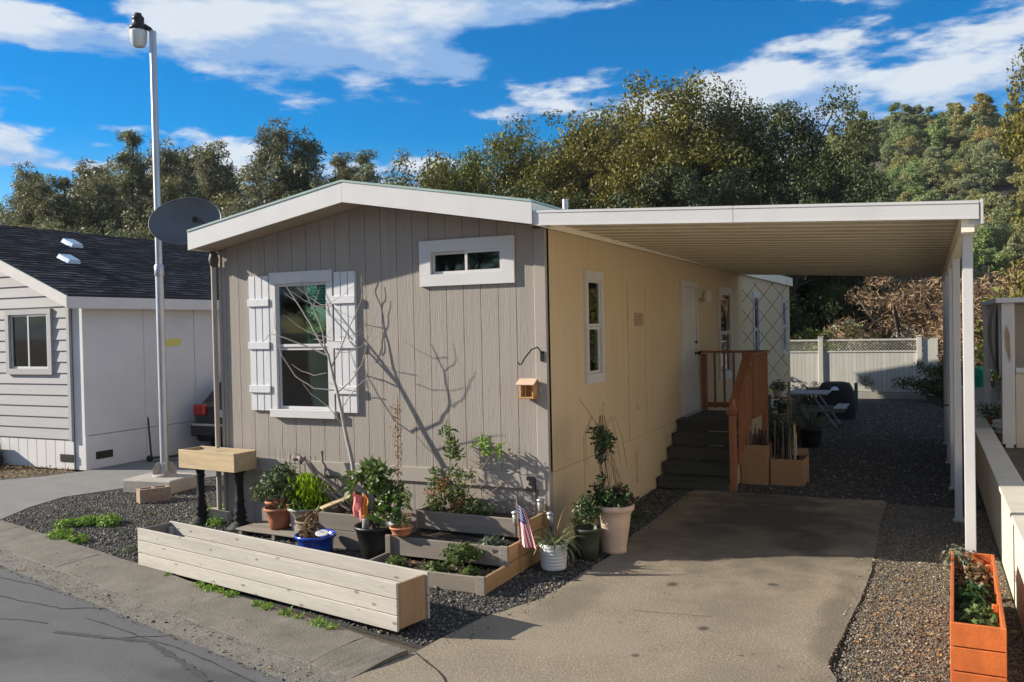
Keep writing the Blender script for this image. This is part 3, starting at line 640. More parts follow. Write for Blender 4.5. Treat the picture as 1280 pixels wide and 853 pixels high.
# porch lamp, access hatch, vent, meter flap
lp = MB().box((.0005, 6.53, 2.71), (.03, 6.64, 2.83)).lathe([(.03, -.16), (.07, -.15), (.075, -.02), (.04, .03), (.0, .05)], 12, (.115, 6.585, 2.79)).build('porch_lamp', m_white, home)
ha = MB().box((.0008, 2.60, .83), (.012, 2.64, 2.80)).box((.0008, 3.34, .83), (.012, 3.38, 2.80)).box((.0008, 2.6405, 2.765), (.012, 3.3395, 2.80)).build('access_hatch', m_side, home)
B('hatch_leaf', (.0006, 2.645, .835), (.006, 3.335, 2.76), m_side, ha, .002)
gr = MB()
for i in range(9): gr.box((.0065, 2.87, 2.27+i*.019), (.013, 3.24, 2.28+i*.019))
gr.build('louvre', M('louvre_tan', (.22, .17, .11), .7, .1), ha)
for z in (2.42, 2.36, 1.55, 1.49): MB().box((.0125, 2.59, z), (.022, 2.65, z+.04)).build('hinge', m_side, ha)
v_ = MB().lathe([(.0, 0), (.075, 0), (.075, .012), (.05, .03), (.0, .03)], 14).build('wall_vent', m_side, home); v_.rotation_euler = (0, R(90), 0); v_.location = (.0, 3.0, 1.25)
MB().box((.005, 2.85, .25), (.03, 2.93, .62)).add([(.005, 2.78, .62), (.05, 2.78, .62), (.005, 3.0, .62), (.05, 3.0, .62), (.005, 2.89, .72), (.05, 2.89, .70)], [(0, 1, 5, 4), (1, 3, 5), (2, 4, 5, 3), (0, 4, 2)]).build('pipe_cover', m_side, home)
# left corner: downspout and service bulb
ds = MB().tube([(WL-.055, -.05, .1), (WL-.055, -.05, 3.06), (WL-.03, -.10, 3.18)], .03, 8).build('downspout', m_trim, home)
MB().lathe([(.0, -.10), (.05, -.07), (.062, 0), (.045, .06), (.03, .09)], 12, (WL-.0, -.10, 3.17)).build('service_bell', M('bell_brown', (.06, .055, .05), .6), home)
# house number 3
def text_mesh(txt, size, ext, name):
    cu = bpy.data.curves.new(name, 'FONT'); cu.body = txt; cu.size = size; cu.extrude = ext; cu.align_x = 'CENTER'; cu.bevel_depth = .0015; cu.offset = .007
    to = bpy.data.objects.new(name, cu); C.objects.link(to); dg = bpy.context.evaluated_depsgraph_get(); me = bpy.data.meshes.new_from_object(to.evaluated_get(dg))
    bpy.data.objects.remove(to); return me
me = text_mesh('3', .20, .009, 'house_number'); me.materials.clear(); me.materials.append(m_black)
v_ = np.array([p.co for p in me.vertices]); v_[:, 0] *= 1.18; v_[:, 0] += v_[:, 0]*0; me.vertices.foreach_set('co', v_.astype(np.float32).ravel())
hn = obj('house_number', me, home, (-.18, -.046, .635)); hn.rotation_euler = (R(90), 0, 0)

# ------------------------------------------------------------------ carport
cp = thing('carport', 'white metal carport roof on slim posts along the side of the home', 'carport', (3.73, 0, 0))
PX = 3.73; Y0, Y1 = -.41, 9.95
def cz(x): return 3.385-.205*(x-.07)/3.73            # top of the sloping roof
def cpb(mb, name, mat=m_cream):                       # world coordinates -> the carport's own
    mb.v = [(a-PX, b, c) for a, b, c in mb.v]; return mb.build(name, mat, cp)
x0, x1 = .066, 3.80; n_ = 30; pw = (Y1-Y0-.08)/n_
pan_prof = [(.0005, .0), (.012, .0), (.018, -.04), (.11, -.04), (.116, -.02), (.128, -.02), (.134, -.04), (.222, -.04), (.228, -.02), (.24, -.02), (.246, -.04), (pw-.007, -.04), (pw-.0005, .0)]
m_seam = M('seam_dark', (.40, .345, .24), .8, .3, 6, coord='World')  # darker strips along the pan joints and ribs
def pz(xx, yy): return cz(xx)-.022-.075*(yy-Y0)/(Y1-Y0)          # pans fall gently to the rear
for i in range(n_):
    ya = Y0+.04+pw*i; vs = []; fs = []
    for xx in (x0, x1-.07):
        for (a, z) in pan_prof: vs.append((xx, ya+a, pz(xx, ya)+z))
    m_ = len(pan_prof); fs = [(j, j+1, j+1+m_, j+m_) for j in range(m_-1)]
    cpb(MB().add(vs, fs), 'roof_panel')
    for a in (.0, .113, .225):
        q_ = MB(); y_ = ya+a; wv_ = .014 if a == 0 else .011; zo = .008 if a == 0 else -.026
        q_.add([(xx, yy, pz(xx, ya)+zo+dz) for xx in (x0+.002, x1-.072) for yy, dz in ((y_-wv_/2, .0), (y_+wv_/2, .0), (y_+wv_/2, -.02), (y_-wv_/2, -.02))], [(3, 2, 6, 7), (0, 3, 7, 4), (1, 5, 6, 2)])
        cpb(q_, 'seam', m_seam)
MB_ = MB().prism([(x0, cz(x0)-.012), (x1, cz(x1)-.012), (x1, cz(x1)-.004), (x0, cz(x0)-.004)], 'y', Y0+.02, Y1-.02); cpb(MB_, 'roof_skin', m_cream)
for ya, yb in ((Y0-.012, Y0+.02), (Y1-.02, Y1+.01)):
    for xa_, xb_ in ((x0, 1.938), (1.942, x1)):
        cpb(MB().prism([(xa_, cz(xa_)-.135), (xb_, cz(xb_)-.135), (xb_, cz(xb_)), (xa_, cz(xa_))], 'y', ya, yb), 'end_fascia', m_white)
        cpb(MB().prism([(xa_, cz(xa_)-.018), (xb_, cz(xb_)-.018), (xb_, cz(xb_)+.004), (xa_, cz(xa_)+.004)], 'y', ya-.006, ya-.0005), 'drip_lip', m_white)
        cpb(MB().prism([(xa_, cz(xa_)-.138), (xb_, cz(xb_)-.138), (xb_, cz(xb_)-.126), (xa_, cz(xa_)-.126)], 'y', ya-.005, ya-.0005), 'bottom_lip', m_white)
cpb(MB().box((x1-.055, Y0+.021, cz(x1)-.17), (x1+.012, Y1-.021, cz(x1)-.003)), 'gutter', m_white)
cpb(MB().box((x1+.0125, Y0-.02, cz(x1)-.175), (x1+.03, Y0+.10, cz(x1)+.012)), 'gutter_cap', m_white)
cpb(MB().box((PX-.05, Y0+.03, cz(PX)-.235), (PX+.04, Y1-.03, cz(PX)-.086)), 'beam', m_cream)
pm = MB(); zt_ = cz(PX)-.236
pm.box((-.034, -.045, 0), (.034, .045, zt_))
for sx in (-1, 1):
    for yy in (-.026, 0, .026): pm.box((sx*.034, yy-.007, 0) if sx > 0 else (-.039, yy-.007, 0), (.039, yy+.007, zt_) if sx > 0 else (-.034, yy+.007, zt_))
pme = pm.mesh('post', m_white)
for y in (-.10, 2.95, 5.0, 7.3, 9.6): obj('post', pme, cp, (0, y, 0))
for y in (-.10, 2.95, 5.0, 7.3, 9.6):
    MB().box((-.06, y-.08, .003), (.06, y+.08, .016)).build('base_plate', m_galv, cp)
MB().tube([(-.05, 5.0, 1.12), (-.12, 4.98, 1.12), (-.12, 4.96, 1.08)], .012, 6).build('hose_hook', m_iron, cp)

# ------------------------------------------------------------------ entrance stairs
st = thing('entrance_stairs', 'dark wooden steps with red-brown stained railing at the side door', 'stairs', (.52, 4.2, 0))
def stb(name, a, b, mat, c=.005):
    o = B(name, a, b, mat, st, c); o.location -= Vector((.52, 4.2, 0)); return o
RS = .172; TR = .285; YN = 3.72
for i in range(5):
    z = RS*(i+1)-.012; y = YN+TR*i; ye = y+TR+.02 if i < 4 else 6.42
    stb('riser', (.03, y+.025, z-RS+.012 if i else .018), (1.0, y+.045, z-.036), m_step, .003)
    if i < 4: stb('tread', (.02, y, z-.034), (1.0, ye, z), m_step)
for i in range(10): stb('deck_board', (.02, YN+TR*4+.146*i, RS*5-.046), (1.0, YN+TR*4+.146*(i+1)-.006, RS*5-.012), m_step)
m_ply = M('plywood_panel', (.42, .33, .22), .8, .12, 3, coord='World')
pl = [(YN+.06, .02), (6.4, .02), (6.4, RS*5-.05), (YN+TR*4+.06, RS*5-.05)]
for i in range(4, 0, -1): pl += [(YN+TR*i+.06, RS*i-.05), (YN+TR*(i-1)+.06, RS*i-.05)]
pl = pl[:-1]+[(YN+.06, RS-.05)] if pl[-1] != (YN+.06, RS-.05) else pl
m_ = MB().prism(pl, 'x', 1.002, 1.02); m_.v = [(a-.52, b-4.2, c) for a, b, c in m_.v]; m_.build('side_panel', m_ply, st)
XR = 1.06; HR = .93; lz = RS*5-.012
stb('newel_post', (XR-.045, 3.76, .02), (XR+.045, 3.85, 1.16), m_redwood, .008)
m_ = MB().lathe([(.045, 0), (.05, .02), (.03, .035), (.045, .065), (.03, .10), (.0, .11)], 12, (XR-.52, 3.805-4.2, 1.16)); m_.build('finial', m_redwood, st)
stb('railing_post', (XR-.044, 4.87, .3), (XR+.044, 4.96, lz+HR), m_redwood, .008); stb('railing_post', (XR-.044, 6.34, .02), (XR+.044, 6.43, lz+HR), m_redwood, .008); stb('railing_post', (.05, 6.34, .02), (.14, 6.43, lz+HR), m_redwood, .008)
m_ = MB().beam((XR-.52, 3.70-4.2, 1.06), (XR-.52, 4.98-4.2, lz+HR+.03), .13, .036); m_.build('handrail', m_redwoodh, st)
m_ = MB().beam((XR-.52+.022, 3.87-4.2, .35), (XR-.52+.022, 4.87-4.2, .97), .036, .085); m_.build('bottom_rail', m_redwoodh, st)
stb('handrail', (XR-.07, 4.985, lz+HR+.014), (XR+.07, 6.46, lz+HR+.05), m_redwoodh); stb('handrail', (.03, 6.32, lz+HR+.0135), (XR-.072, 6.455, lz+HR+.0495), m_redwood)
stb('bottom_rail', (XR+.004, 4.962, lz+.05), (XR+.042, 6.338, lz+.13), m_redwoodh, .003); stb('bottom_rail', (.142, 6.36, lz+.05), (XR-.046, 6.40, lz+.13), m_redwood, .003)
for i in range(8):
    y = 3.94+i*.118; zb = .40+(y-3.87)*.62; ztp = 1.06+(y-3.70)*(lz+HR-1.03)/1.28
    stb('baluster', (XR+.042, y, zb-.09), (XR+.078, y+.036, ztp-.012), m_redwood, .003)
for i in range(10): stb('baluster', (XR+.0425, 5.0+i*.133, lz+.02), (XR+.0785, 5.036+i*.133, lz+HR+.012), m_redwood, .003)
for i in range(5): stb('baluster', (.24+i*.155, 6.402, lz+.03), (.276+i*.155, 6.438, lz+HR+.01), m_redwood, .003)

# ------------------------------------------------------------------ neighbouring house
NX, NY = -9.49, 2.14
nh = thing('neighbouring_house', 'pale grey lap-sided house with dark shingle roof and white side wall', 'house', (NX, NY, 0))
def nb(name, mb, mat, par=None):
    return mb.build(name, mat, par or nh)
# local coordinates: corner at 0,0, front along -x, depth along +y
nr = lambda x: 2.96-.405*x if x > -3.6 else 2.96+.405*(x+7.2)
NWO = (-1.80, -.78, 1.73, 2.68)
for a, b, c in ((-7.2, NWO[0], None), (NWO[1], -.30, None)):
    p = [(a, .02), (b, .02), (b, nr(b))]+([(-3.6, nr(-3.6))] if a < -3.6 < b else [])+[(a, nr(a))]; nb('front_wall', MB().prism(p, 'y', .05, .12), m_nwhite)
nb('front_wall', MB().prism([(NWO[0], .02), (NWO[1], .02), (NWO[1], NWO[2]), (NWO[0], NWO[2])], 'y', .05, .12), m_nwhite)
nb('front_wall', MB().prism([(NWO[0], NWO[3]), (NWO[1], NWO[3]), (NWO[1], nr(NWO[1])), (NWO[0], nr(NWO[0]))], 'y', .05, .12), m_nwhite)
lap = nb('lap_siding', MB().box((-7.2, .035, .49), (-.33, .0495, .52)), m_nlap)
ex = .19; z = .52
while z < 4.3:
    xl_ = -7.2; xr_ = -.33; top_ = z+ex
    if top_ > nr(xr_)-.02: xr_ = min(xr_, -(top_-2.96+.02)/.405)
    if xr_ < -3.7: break
    segs = [(xl_, xr_)]
    if z < NWO[3] and top_ > NWO[2]: segs = [(xl_, NWO[0]), (NWO[1], xr_)]
    for a, b in segs:
        if b-a < .03: continue
        vs = [(a, .012, z), (b, .012, z), (b, .034, z+ex), (a, .034, z+ex), (a, .05, z), (b, .05, z), (b, .05, z+ex), (a, .05, z+ex)]
        MB().add(vs, [(0, 1, 2, 3), (0, 4, 5, 1), (1, 5, 6, 2), (3, 7, 4, 0), (2, 6, 7, 3)]).build('siding_plank', m_nlap, lap)
    z += ex
B('corner_board', (-.33, .0, .5), (-.25, .05, 2.96), m_nlap, nh)
nb('corner_panel', MB().box((-.249, .06, .0), (-.001, .12, 2.94)), m_nwhite)
x = -7.2
while x < -.3: B('skirt_plank', (x+.004, .03, 0), (min(x+.24, -.25)-.004, .05, .488), m_nwhite, nh, .003); x += .24
# window with curtain
nw = MB().box((NWO[0]-.09, -.02, NWO[3]), (NWO[1]+.09, .03, NWO[3]+.09)).box((NWO[0]-.09, -.02, NWO[2]-.10), (NWO[1]+.09, .03, NWO[2])).box((NWO[0]-.09, -.02, NWO[2]+.0005), (NWO[0], .03, NWO[3]-.0005)).box((NWO[1], -.02, NWO[2]+.0005), (NWO[1]+.09, .03, NWO[3]-.0005)).build('window', m_nlap, nh)
xm = (NWO[0]+NWO[1])/2
sash(nw, NWO[0]+.001, xm+.02, NWO[2]+.001, NWO[3]-.001, .03, .035, m_glass); sash(nw, xm-.02, NWO[1]-.001, NWO[2]+.001, NWO[3]-.001, -.002, .035, m_glass)
m_ = MB(); n_ = 40; vs = [(xm+(NWO[1]-xm)*i/n_, .17+.02*math.sin(i*1.1), zz_) for zz_ in (NWO[2], NWO[3]-.28) for i in range(n_+1)]
m_.add(vs, [(i, i+1, i+n_+2, i+n_+1) for i in range(n_)], True).build('curtain', m_curtain, nw)
MB().box((NWO[0]-.2, .7, 1.2), (NWO[1]+.2, .75, 3)).build('room_wall', m_dark, nw)
# white side wall in sheets, skirting, vents
for i in range(8):
    B('wall_sheet', (-.06, 0.121+1.22*i if i else .061, .585), (0, 1.215*(i+1)+.12, 2.95), m_nwhite, nh, .003)
    B('skirt_sheet', (-.06, 0.121+1.22*i if i else .061, .0), (.012, 1.212*(i+1)+.12, .575), m_nwhite, nh, .003)
m_ventd = M('crawl_vent', (.035, .028, .022), .8, .3)
for loc, rz_ in (((.0125, .42, .16), 90), ((-.42, .029, .13), 0), ((-2.6, .029, .13), 0)):
    v_ = MB().box((-.17, -.008, 0), (.17, 0, .13)); 
    for j in range(6): v_.box((-.17, -.014, .01+j*.02), (.17, -.0085, .018+j*.02))
    o_ = v_.build('crawl_vent', m_ventd, nh); o_.location = loc; o_.rotation_euler = (0, 0, R(rz_))
B('label_plate', (.001, 1.85, 2.06), (.006, 2.22, 2.19), m_lab, nh, .001)
# roof: courses of shingles as overlapping strips, fascias
rf = MB().prism([(.25, nr(.25)+.10), (-3.6, nr(-3.6)+.10), (-3.6, nr(-3.6)+.02), (.25, nr(.25)+.02)], 'y', -.40, 10).prism([(-7.45, nr(-7.45)+.10), (-3.601, nr(-3.6)+.10), (-3.601, nr(-3.6)+.02), (-7.45, nr(-7.45)+.02)], 'y', -.40, 10)
rf = nb('roof', rf, m_shingle)
cs = MB(); kx = .27; rg = random.Random(8)
nC = 30; dl = 3.87/nC
for i in range(nC):
    xa = .26-dl*i; xb = xa-dl*1.05; y = -.41
    cs.add([(xa, -.41, nr(xa)+.122), (xa, 10, nr(xa)+.122), (xb, 10, nr(xb)+.104), (xb, -.41, nr(xb)+.104), (xa, -.41, nr(xa)+.100), (xa, 10, nr(xa)+.100)], [(0, 1, 2, 3), (0, 4, 5, 1)])
    for j in range(60):                               # raised tabs give the ragged look of the courses
        ya = rg.uniform(-.4, 9.7); cs.add([(xa+.002, ya, nr(xa)+.128), (xa+.002, ya+.28, nr(xa)+.128), (xb, ya+.28, nr(xb)+.109), (xb, ya, nr(xb)+.109)], [(0, 1, 2, 3)])
stuff(cs.build('shingle_courses', m_shingle, rf))
nb('rake_fascia', MB().prism([(.27, nr(.27)-.10), (-3.6, nr(-3.6)-.10), (-3.6, nr(-3.6)+.095), (.27, nr(.27)+.095)], 'y', -.43, -.405), m_nfascia, rf)
nb('rake_fascia', MB().prism([(-7.47, nr(-7.47)-.10), (-3.602, nr(-3.6)-.10), (-3.602, nr(-3.6)+.095), (-7.47, nr(-7.47)+.095)], 'y', -.43, -.405), m_nfascia, rf)
nb('eave_fascia', MB().box((.252, -.404, nr(.27)-.11), (.272, 10, nr(.27)+.085)), m_nfascia, rf)
nb('eave_soffit', MB().box((-.05, -.40, 2.90), (.25, 10, 2.92)), m_nfascia, rf)
nb('rake_soffit', MB().prism([(.24, nr(.24)-.02), (-3.6, nr(-3.6)-.02), (-3.6, nr(-3.6)), (.24, nr(.24))], 'y', -.40, .05), m_nfascia, rf)
nb('far_wall', MB().box((-7.2, 9.9, 0), (-.07, 9.96, 2.9)).box((-7.2, .13, 0), (-7.13, 9.89, 2.9)), m_nwhite)
for (vx, vy) in ((-2.55, 1.9), (-1.5, 1.0)):
    m_ = MB(); zb = nr(vx)+.10
    m_.add([(.14, -.15, -.06), (.14, .15, -.06), (-.16, .15, .06), (-.16, -.15, .06), (.17, -.11, .03), (.17, .11, .03), (-.10, .12, .15), (-.10, -.12, .15)], [(0, 1, 5, 4), (4, 5, 6, 7), (2, 3, 7, 6), (0, 4, 7, 3), (1, 2, 6, 5)])
    o_ = m_.build('roof_vent', m_ventblue, rf); o_.location = (vx, vy, zb)
B('step_block', (-2.9, -.75, .0), (-2.0, -.05, .20), m_black, nh, .01); B('step_block', (-2.95, -.40, .201), (-2.05, -.05, .40), m_black, nh, .01)

# ------------------------------------------------------------------ street lamp on its block
blk = MB().cbox((-.42, -.36, 0), (.42, .36, .205), .02).build('concrete_block', m_concrete); blk.location = (-6.72, 1.30, 0); blk.rotation_euler = (0, 0, R(8)); tag(blk, 'low square concrete block carrying the tall lamp pole', 'concrete block')
sl = thing('street_lamp', 'tall grey steel pole with a hanging dusk lamp at its top', 'street lamp', (-6.72, 1.33, .206))
MB().tube([(0, 0, .02), (0, 0, 3.0)], .058, 16).build('pole', m_galv, sl); MB().tube([(0, 0, 3.001), (0, 0, 6.50)], .048, 16).build('upper_pole', m_galv, sl)
MB().lathe([(.06, 2.93), (.068, 2.94), (.068, 3.08), (.055, 3.10)], 16).build('collar', m_galv, sl)
m_ = MB().lathe([(.17, 0), (.17, .022), (.085, .03), (.075, .06), (.06, .07)], 18)
for i in range(4):
    a = R(45+90*i); mm = Matrix.Rotation(a, 4, 'Z'); m_.prism([(.058, .02), (.16, .02), (.165, .10), (.12, .185), (.058, .205)], 'y', -.009, .009)
    m_.v[-10:] = [tuple(mm @ Vector(p)) for p in m_.v[-10:]]
m_.build('base_flange', m_concrete, sl)
LD = Vector((-.93, -.36, 0)).normalized(); lc = LD*.215
MB().tube([(0, 0, 6.47), LD*.05+Vector((0, 0, 6.54)), LD*.12+Vector((0, 0, 6.585))], .034, 10).build('arm', m_black, sl)
MB().lathe([(.0, 0), (.10, .0), (.128, .03), (.12, .06), (.088, .075), (.08, .16), (.085, .165), (.08, .20), (.055, .215), (.05, .25), (.0, .255)], 18, (lc.x, lc.y, 6.52)).build('housing', m_black, sl)
MB().lathe([(.0, -.235), (.06, -.235), (.088, -.22), (.112, -.15), (.125, -.03), (.122, .0), (.0, .0)], 18, (lc.x, lc.y, 6.518)).build('lens', m_lampg, sl)
cb = MB().box((-.20, -.10, 0), (.20, -.062, .19)).box((-.20, .062, 0), (.20, .10, .19)).box((-.20, -.0615, 0), (-.165, .0615, .19)).box((.165, -.0615, 0), (.20, .0615, .19)).box((-.018, -.0615, 0), (.018, .0615, .19)).build('cinder_block', M('cinder', (.27, .20, .15), .95, .2, 20, bump=.5, bscale=80)); cb.location = (-6.17, .62, 0); cb.rotation_euler = (0, 0, R(62)); tag(cb, 'brown hollow cinder block beside the lamp base', 'cinder block')

# ------------------------------------------------------------------ satellite dish on the home's eave
sdh = thing('satellite_dish', 'dark grey oval satellite dish fixed beside the left eave', 'satellite dish', (-4.42, .22, 3.36))
dc = Vector((-.50, -.06, .26)); dn = Vector((.40, -.72, .42)).normalized(); dx = Vector((.94, .30, .16)); dx = (dx-dn*dx.dot(dn)).normalized(); dy = dn.cross(dx)
vs = []; fs = []; n_ = 36; rings = 9
for i in range(rings+1):
    r_ = i/rings
    for k in range(n_):
        a = 2*math.pi*k/n_; vs.append(dc+dx*(.44*r_*math.cos(a))+dy*(.34*r_*math.sin(a))+dn*(.15*r_*r_))
fs = [(i*n_+k, i*n_+(k+1) % n_, (i+1)*n_+(k+1) % n_, (i+1)*n_+k) for i in range(rings) for k in range(n_)]
rim = MB().add(vs, fs, True)
rim.tube([vs[rings*n_+k % n_] for k in range(n_+1)], .008, 5, False)
rim.build('reflector', m_dish, sdh)
MB().tube([dc+dx*.38-dy*.12+dn*.10, dc+dn*.38+dx*.22-dy*.16], .014, 6).build('feed_arm', m_black, sdh); MB().tube([dc+dn*.42+dx*.20-dy*.18, dc+dn*.33+dx*.22-dy*.13], .04, 10).build('receiver', m_black, sdh)
MB().tube([dc-dn*.01, dc-dn*.07, (-.28, .02, .05), (-.02, 0, -.02)], .024, 8).box((-.04, -.06, -.10), (.03, .06, .06)).build('mount', m_black, sdh)

# ------------------------------------------------------------------ plants
lm_dkgreen = leafmat('leaf_dark_green', (.018, .045, .012), (.05, .10, .025), .2, rough=.4)
lm_shrub = leafmat('leaf_shrub', (.05, .08, .03), (.13, .17, .06), .2)
lm_shrub2 = leafmat('leaf_glossy', (.03, .07, .015), (.12, .20, .03), .25, rough=.35)
lm_lime = leafmat('leaf_lime', (.22, .36, .01), (.42, .58, .02), .35)
lm_weed = leafmat('leaf_weed', (.10, .20, .02), (.26, .40, .05), .3)
lm_vine = leafmat('leaf_vine', (.05, .09, .02), (.16, .22, .06), .3)
lm_spider = leafmat('leaf_spider', (.09, .13, .04), (.32, .36, .18), .25)
lm_dead = leafmat('leaf_dead', (.10, .06, .03), (.28, .18, .09), .2)
lm_grey = leafmat('leaf_greygreen', (.10, .13, .08), (.22, .25, .16), .2)
lm_yucca = leafmat('leaf_yucca', (.09, .11, .06), (.20, .22, .12), .2)
_seed = [100]
def RNG(): _seed[0] += 1; return np.random.default_rng(_seed[0])
def foliage(parent, centers, radii, n, ls, ws, mat, name='foliage', **k):
    g = RNG(); P, D, Nn, l_, w_ = clump_leaves(g, centers, radii, n, ls, ws, **k); return obj(name, leaf_mesh(name, P, D, Nn, l_, w_, mat, g, .12), parent)
def strap(parent, o, n, base_r, length, width, rise, droop, mat, name='leaves', seg=5):
    g = RNG(); V, F, rn = blades(g, n, base_r, length, width, rise, droop, seg); return obj(name, fast_mesh(name, V+np.array(o), F, mat, rnd=rn), parent)
def stems(parent, base, tips, r0, mat, name='stem', sub=3, amp=.03):
    m_ = MB(); rg = random.Random(_seed[0]+5)
    for t in tips:
        b = Vector(base)+Vector((rg.uniform(-.02, .02), rg.uniform(-.02, .02), 0)); t = Vector(t); pts = [b+(t-b)*i/sub+Vector((rg.uniform(-amp, amp), rg.uniform(-amp, amp), 0))*(0 < i < sub) for i in range(sub+1)]
        m_.tube(pts, [r0*(1-.7*i/sub) for i in range(sub+1)], 5)
    return m_.build(name, mat, parent)
def pot(parent, r0, r1, h, mat, rim=.02, rimh=.035, wall=.014, n=24, ribs=0, name='pot'):
    pr = [(.0, 0), (r0, 0)]
    if ribs:
        for i in range(ribs*4+1):
            t = i/(ribs*4); pr.append((r0+(r1-r0)*t+.006*(.5-.5*math.cos(2*math.pi*ribs*t)), .004+(h-rimh-.004)*t))
    else: pr += [(r0+(r1-r0)*.5+.002, (h-rimh)*.5), (r1, h-rimh)]
    pr += [(r1+rim, h-rimh+.004), (r1+rim+.003, h-rimh*.5), (r1+rim, h-.003), (r1+rim-.006, h), (r1+rim-wall, h-.004), (r1-wall, h-.05), (r1-wall-.004, h-.07)]
    o = MB().lathe(pr, n).build(name, mat, parent)
    MB().lathe([(r1-wall-.003, h-.06), (r1*.6, h-.045), (0, h-.04)], 16).build('soil', m_soil, parent); return o

# ------------------------------------------------------------------ long pale planter by the kerb
PA = math.atan2(-.645, 3.395)
lp_ = thing('long_planter', 'long empty planter trough of pale whitewashed planks along the kerb', 'planter', (-3.515, -1.975, .052), PA)
LL, LW, ph = 3.455, .365, .122
for j in range(3):
    z0 = ph*j+.001; z1 = ph*(j+1)-.004
    B('plank', (0, 0, z0), (LL, .022, z1), m_pale, lp_, .004); B('plank', (.0, LW-.022, z0), (LL, LW, z1), m_pale, lp_, .004)
B('end_board', (.012, .023, .0), (.034, LW-.023, ph*3-.012), m_bedgrey, lp_)
m_ = B('end_board', (LL-.045, .023, .004), (LL-.020, LW-.023, ph*3-.02), m_endgrain, lp_); m_['label'] = 'brown end board of the pale trough'
for px_ in (.05, LL-.09):
    for yy in (.023, LW-.068): B('corner_cleat', (px_, yy, .01), (px_+.038, yy+.045, ph*3-.05), m_pale, lp_)
B('bottom_board', (.035, .024, .002), (LL-.046, LW-.024, .02), m_bedgrey, lp_)
# weeds along its foot
g = RNG(); me = None
cs = [(K(s, -2.80+random.uniform(-.03, .02))[0], K(s, -2.80)[1], .06) for s in (-2.35, -1.75, -1.6, -1.45, -1.3, -.9, -.75, -.5, -.35, -.1, .05)]
wd = foliage(None, cs, [random.uniform(.03, .075) for _ in cs], 900, .035, .012, lm_weed, 'low_weeds', squash=.4); tag(stuff(wd), 'short weeds growing along the foot of the long trough', 'weeds')

# ------------------------------------------------------------------ box planter on two iron columns
bp_ = thing('pedestal_planter', 'cedar box planter raised on two black turned columns', 'planter', (-4.18, -.38, 0), R(-5))
W2 = .475
for (a, b) in (((-W2, -.02, .69), (W2, .0, .91)), ((-W2, .30, .69), (W2, .32, .91)), ((-W2, .001, .69), (-W2+.02, .299, .905)), ((W2-.02, .001, .69), (W2, .299, .905))): B('board', a, b, m_cedar, bp_)
B('bottom_board', (-W2+.021, .001, .695), (W2-.021, .299, .715), m_cedar, bp_); B('lid_board', (-W2+.24, .0015, .88), (W2-.021, .2985, .9), m_cedar, bp_)
colp = [(.0, 0), (.15, 0), (.15, .03), (.11, .045), (.105, .07), (.07, .085), (.06, .105), (.085, .13), (.055, .16), (.075, .19), (.062, .23), (.048, .30), (.06, .325), (.048, .35), (.044, .56), (.058, .58), (.046, .60), (.05, .64), (.075, .665), (.075, .689), (.0, .69)]
for xx in (-.30, .36): MB().lathe(colp, 18, (xx, .15, 0)).build('leg', m_iron, bp_)
stk = B('wooden_stake', (-.03, -.02, 0), (.03, .02, .95), m_cedar); stk.location += Vector((-4.62, .45, 0)); tag(stk, 'upright cedar stake behind the raised box planter', 'stake')
rb = MB(); rg = random.Random(3)
rb.cbox((-.17, -.11, 0), (.16, .10, .15), .03); rb.v = [(a+rg.uniform(-.02, .02), b+rg.uniform(-.02, .02), max(0, c+rg.uniform(-.02, .02))) for a, b, c in rb.v]
o_ = rb.build('broken_block', m_sand); o_.location = (-4.33, -.02, 0); o_.rotation_euler = (0, 0, R(20)); tag(o_, 'broken sandy concrete lump behind the column-legged planter', 'rubble')
gw = foliage(None, [(-4.45, -.1, .08), (-4.2, -.25, .05), (-4.7, .15, .06), (-4.55, .3, .08)], [.12, .1, .11, .12], 900, .035, .016, lm_weed, 'weed_patch', squash=.6); tag(stuff(gw), 'green weeds round the iron columns', 'weeds')
for nm, c_, n_ in (('bright weed patch in the dark gravel by the neighbouring driveway', [(-5.75, -.75, .05), (-5.55, -.62, .06), (-5.9, -.9, .04), (-5.45, -.7, .04)], 1300), ('bright weed tuft in dark gravel at the kerb edge', [(-5.42, -1.38, .05), (-5.3, -1.45, .04), (-5.1, -1.42, .03)], 800)):
    gw = foliage(None, c_, [.15, .14, .13, .12][:len(c_)], n_, .045, .026, lm_weed, 'weed_patch', squash=.4, upb=1.); tag(stuff(gw), nm, 'weeds')
cs = [(random.uniform(-6.6, -3.7), random.uniform(-1.5, -.1), .02) for _ in range(26)]; cs = [c for c in cs if kT(c[0], c[1]) > -2.65]
gw = foliage(None, cs, [random.uniform(.05, .14) for _ in cs], 1500, .03, .012, lm_shrub, 'weed_patch', squash=.3, upb=1.); tag(stuff(gw), 'sparse dull green weeds scattered over the front gravel', 'weeds')
o_ = MB().box((0, 0, 0), (.035, .30, .62)).build('grey_board', m_bedgrey); o_.location = (-4.02, -.06, 0); o_.rotation_euler = (0, R(-4), R(0)); tag(o_, 'weathered grey board standing on edge by the skirting', 'board')

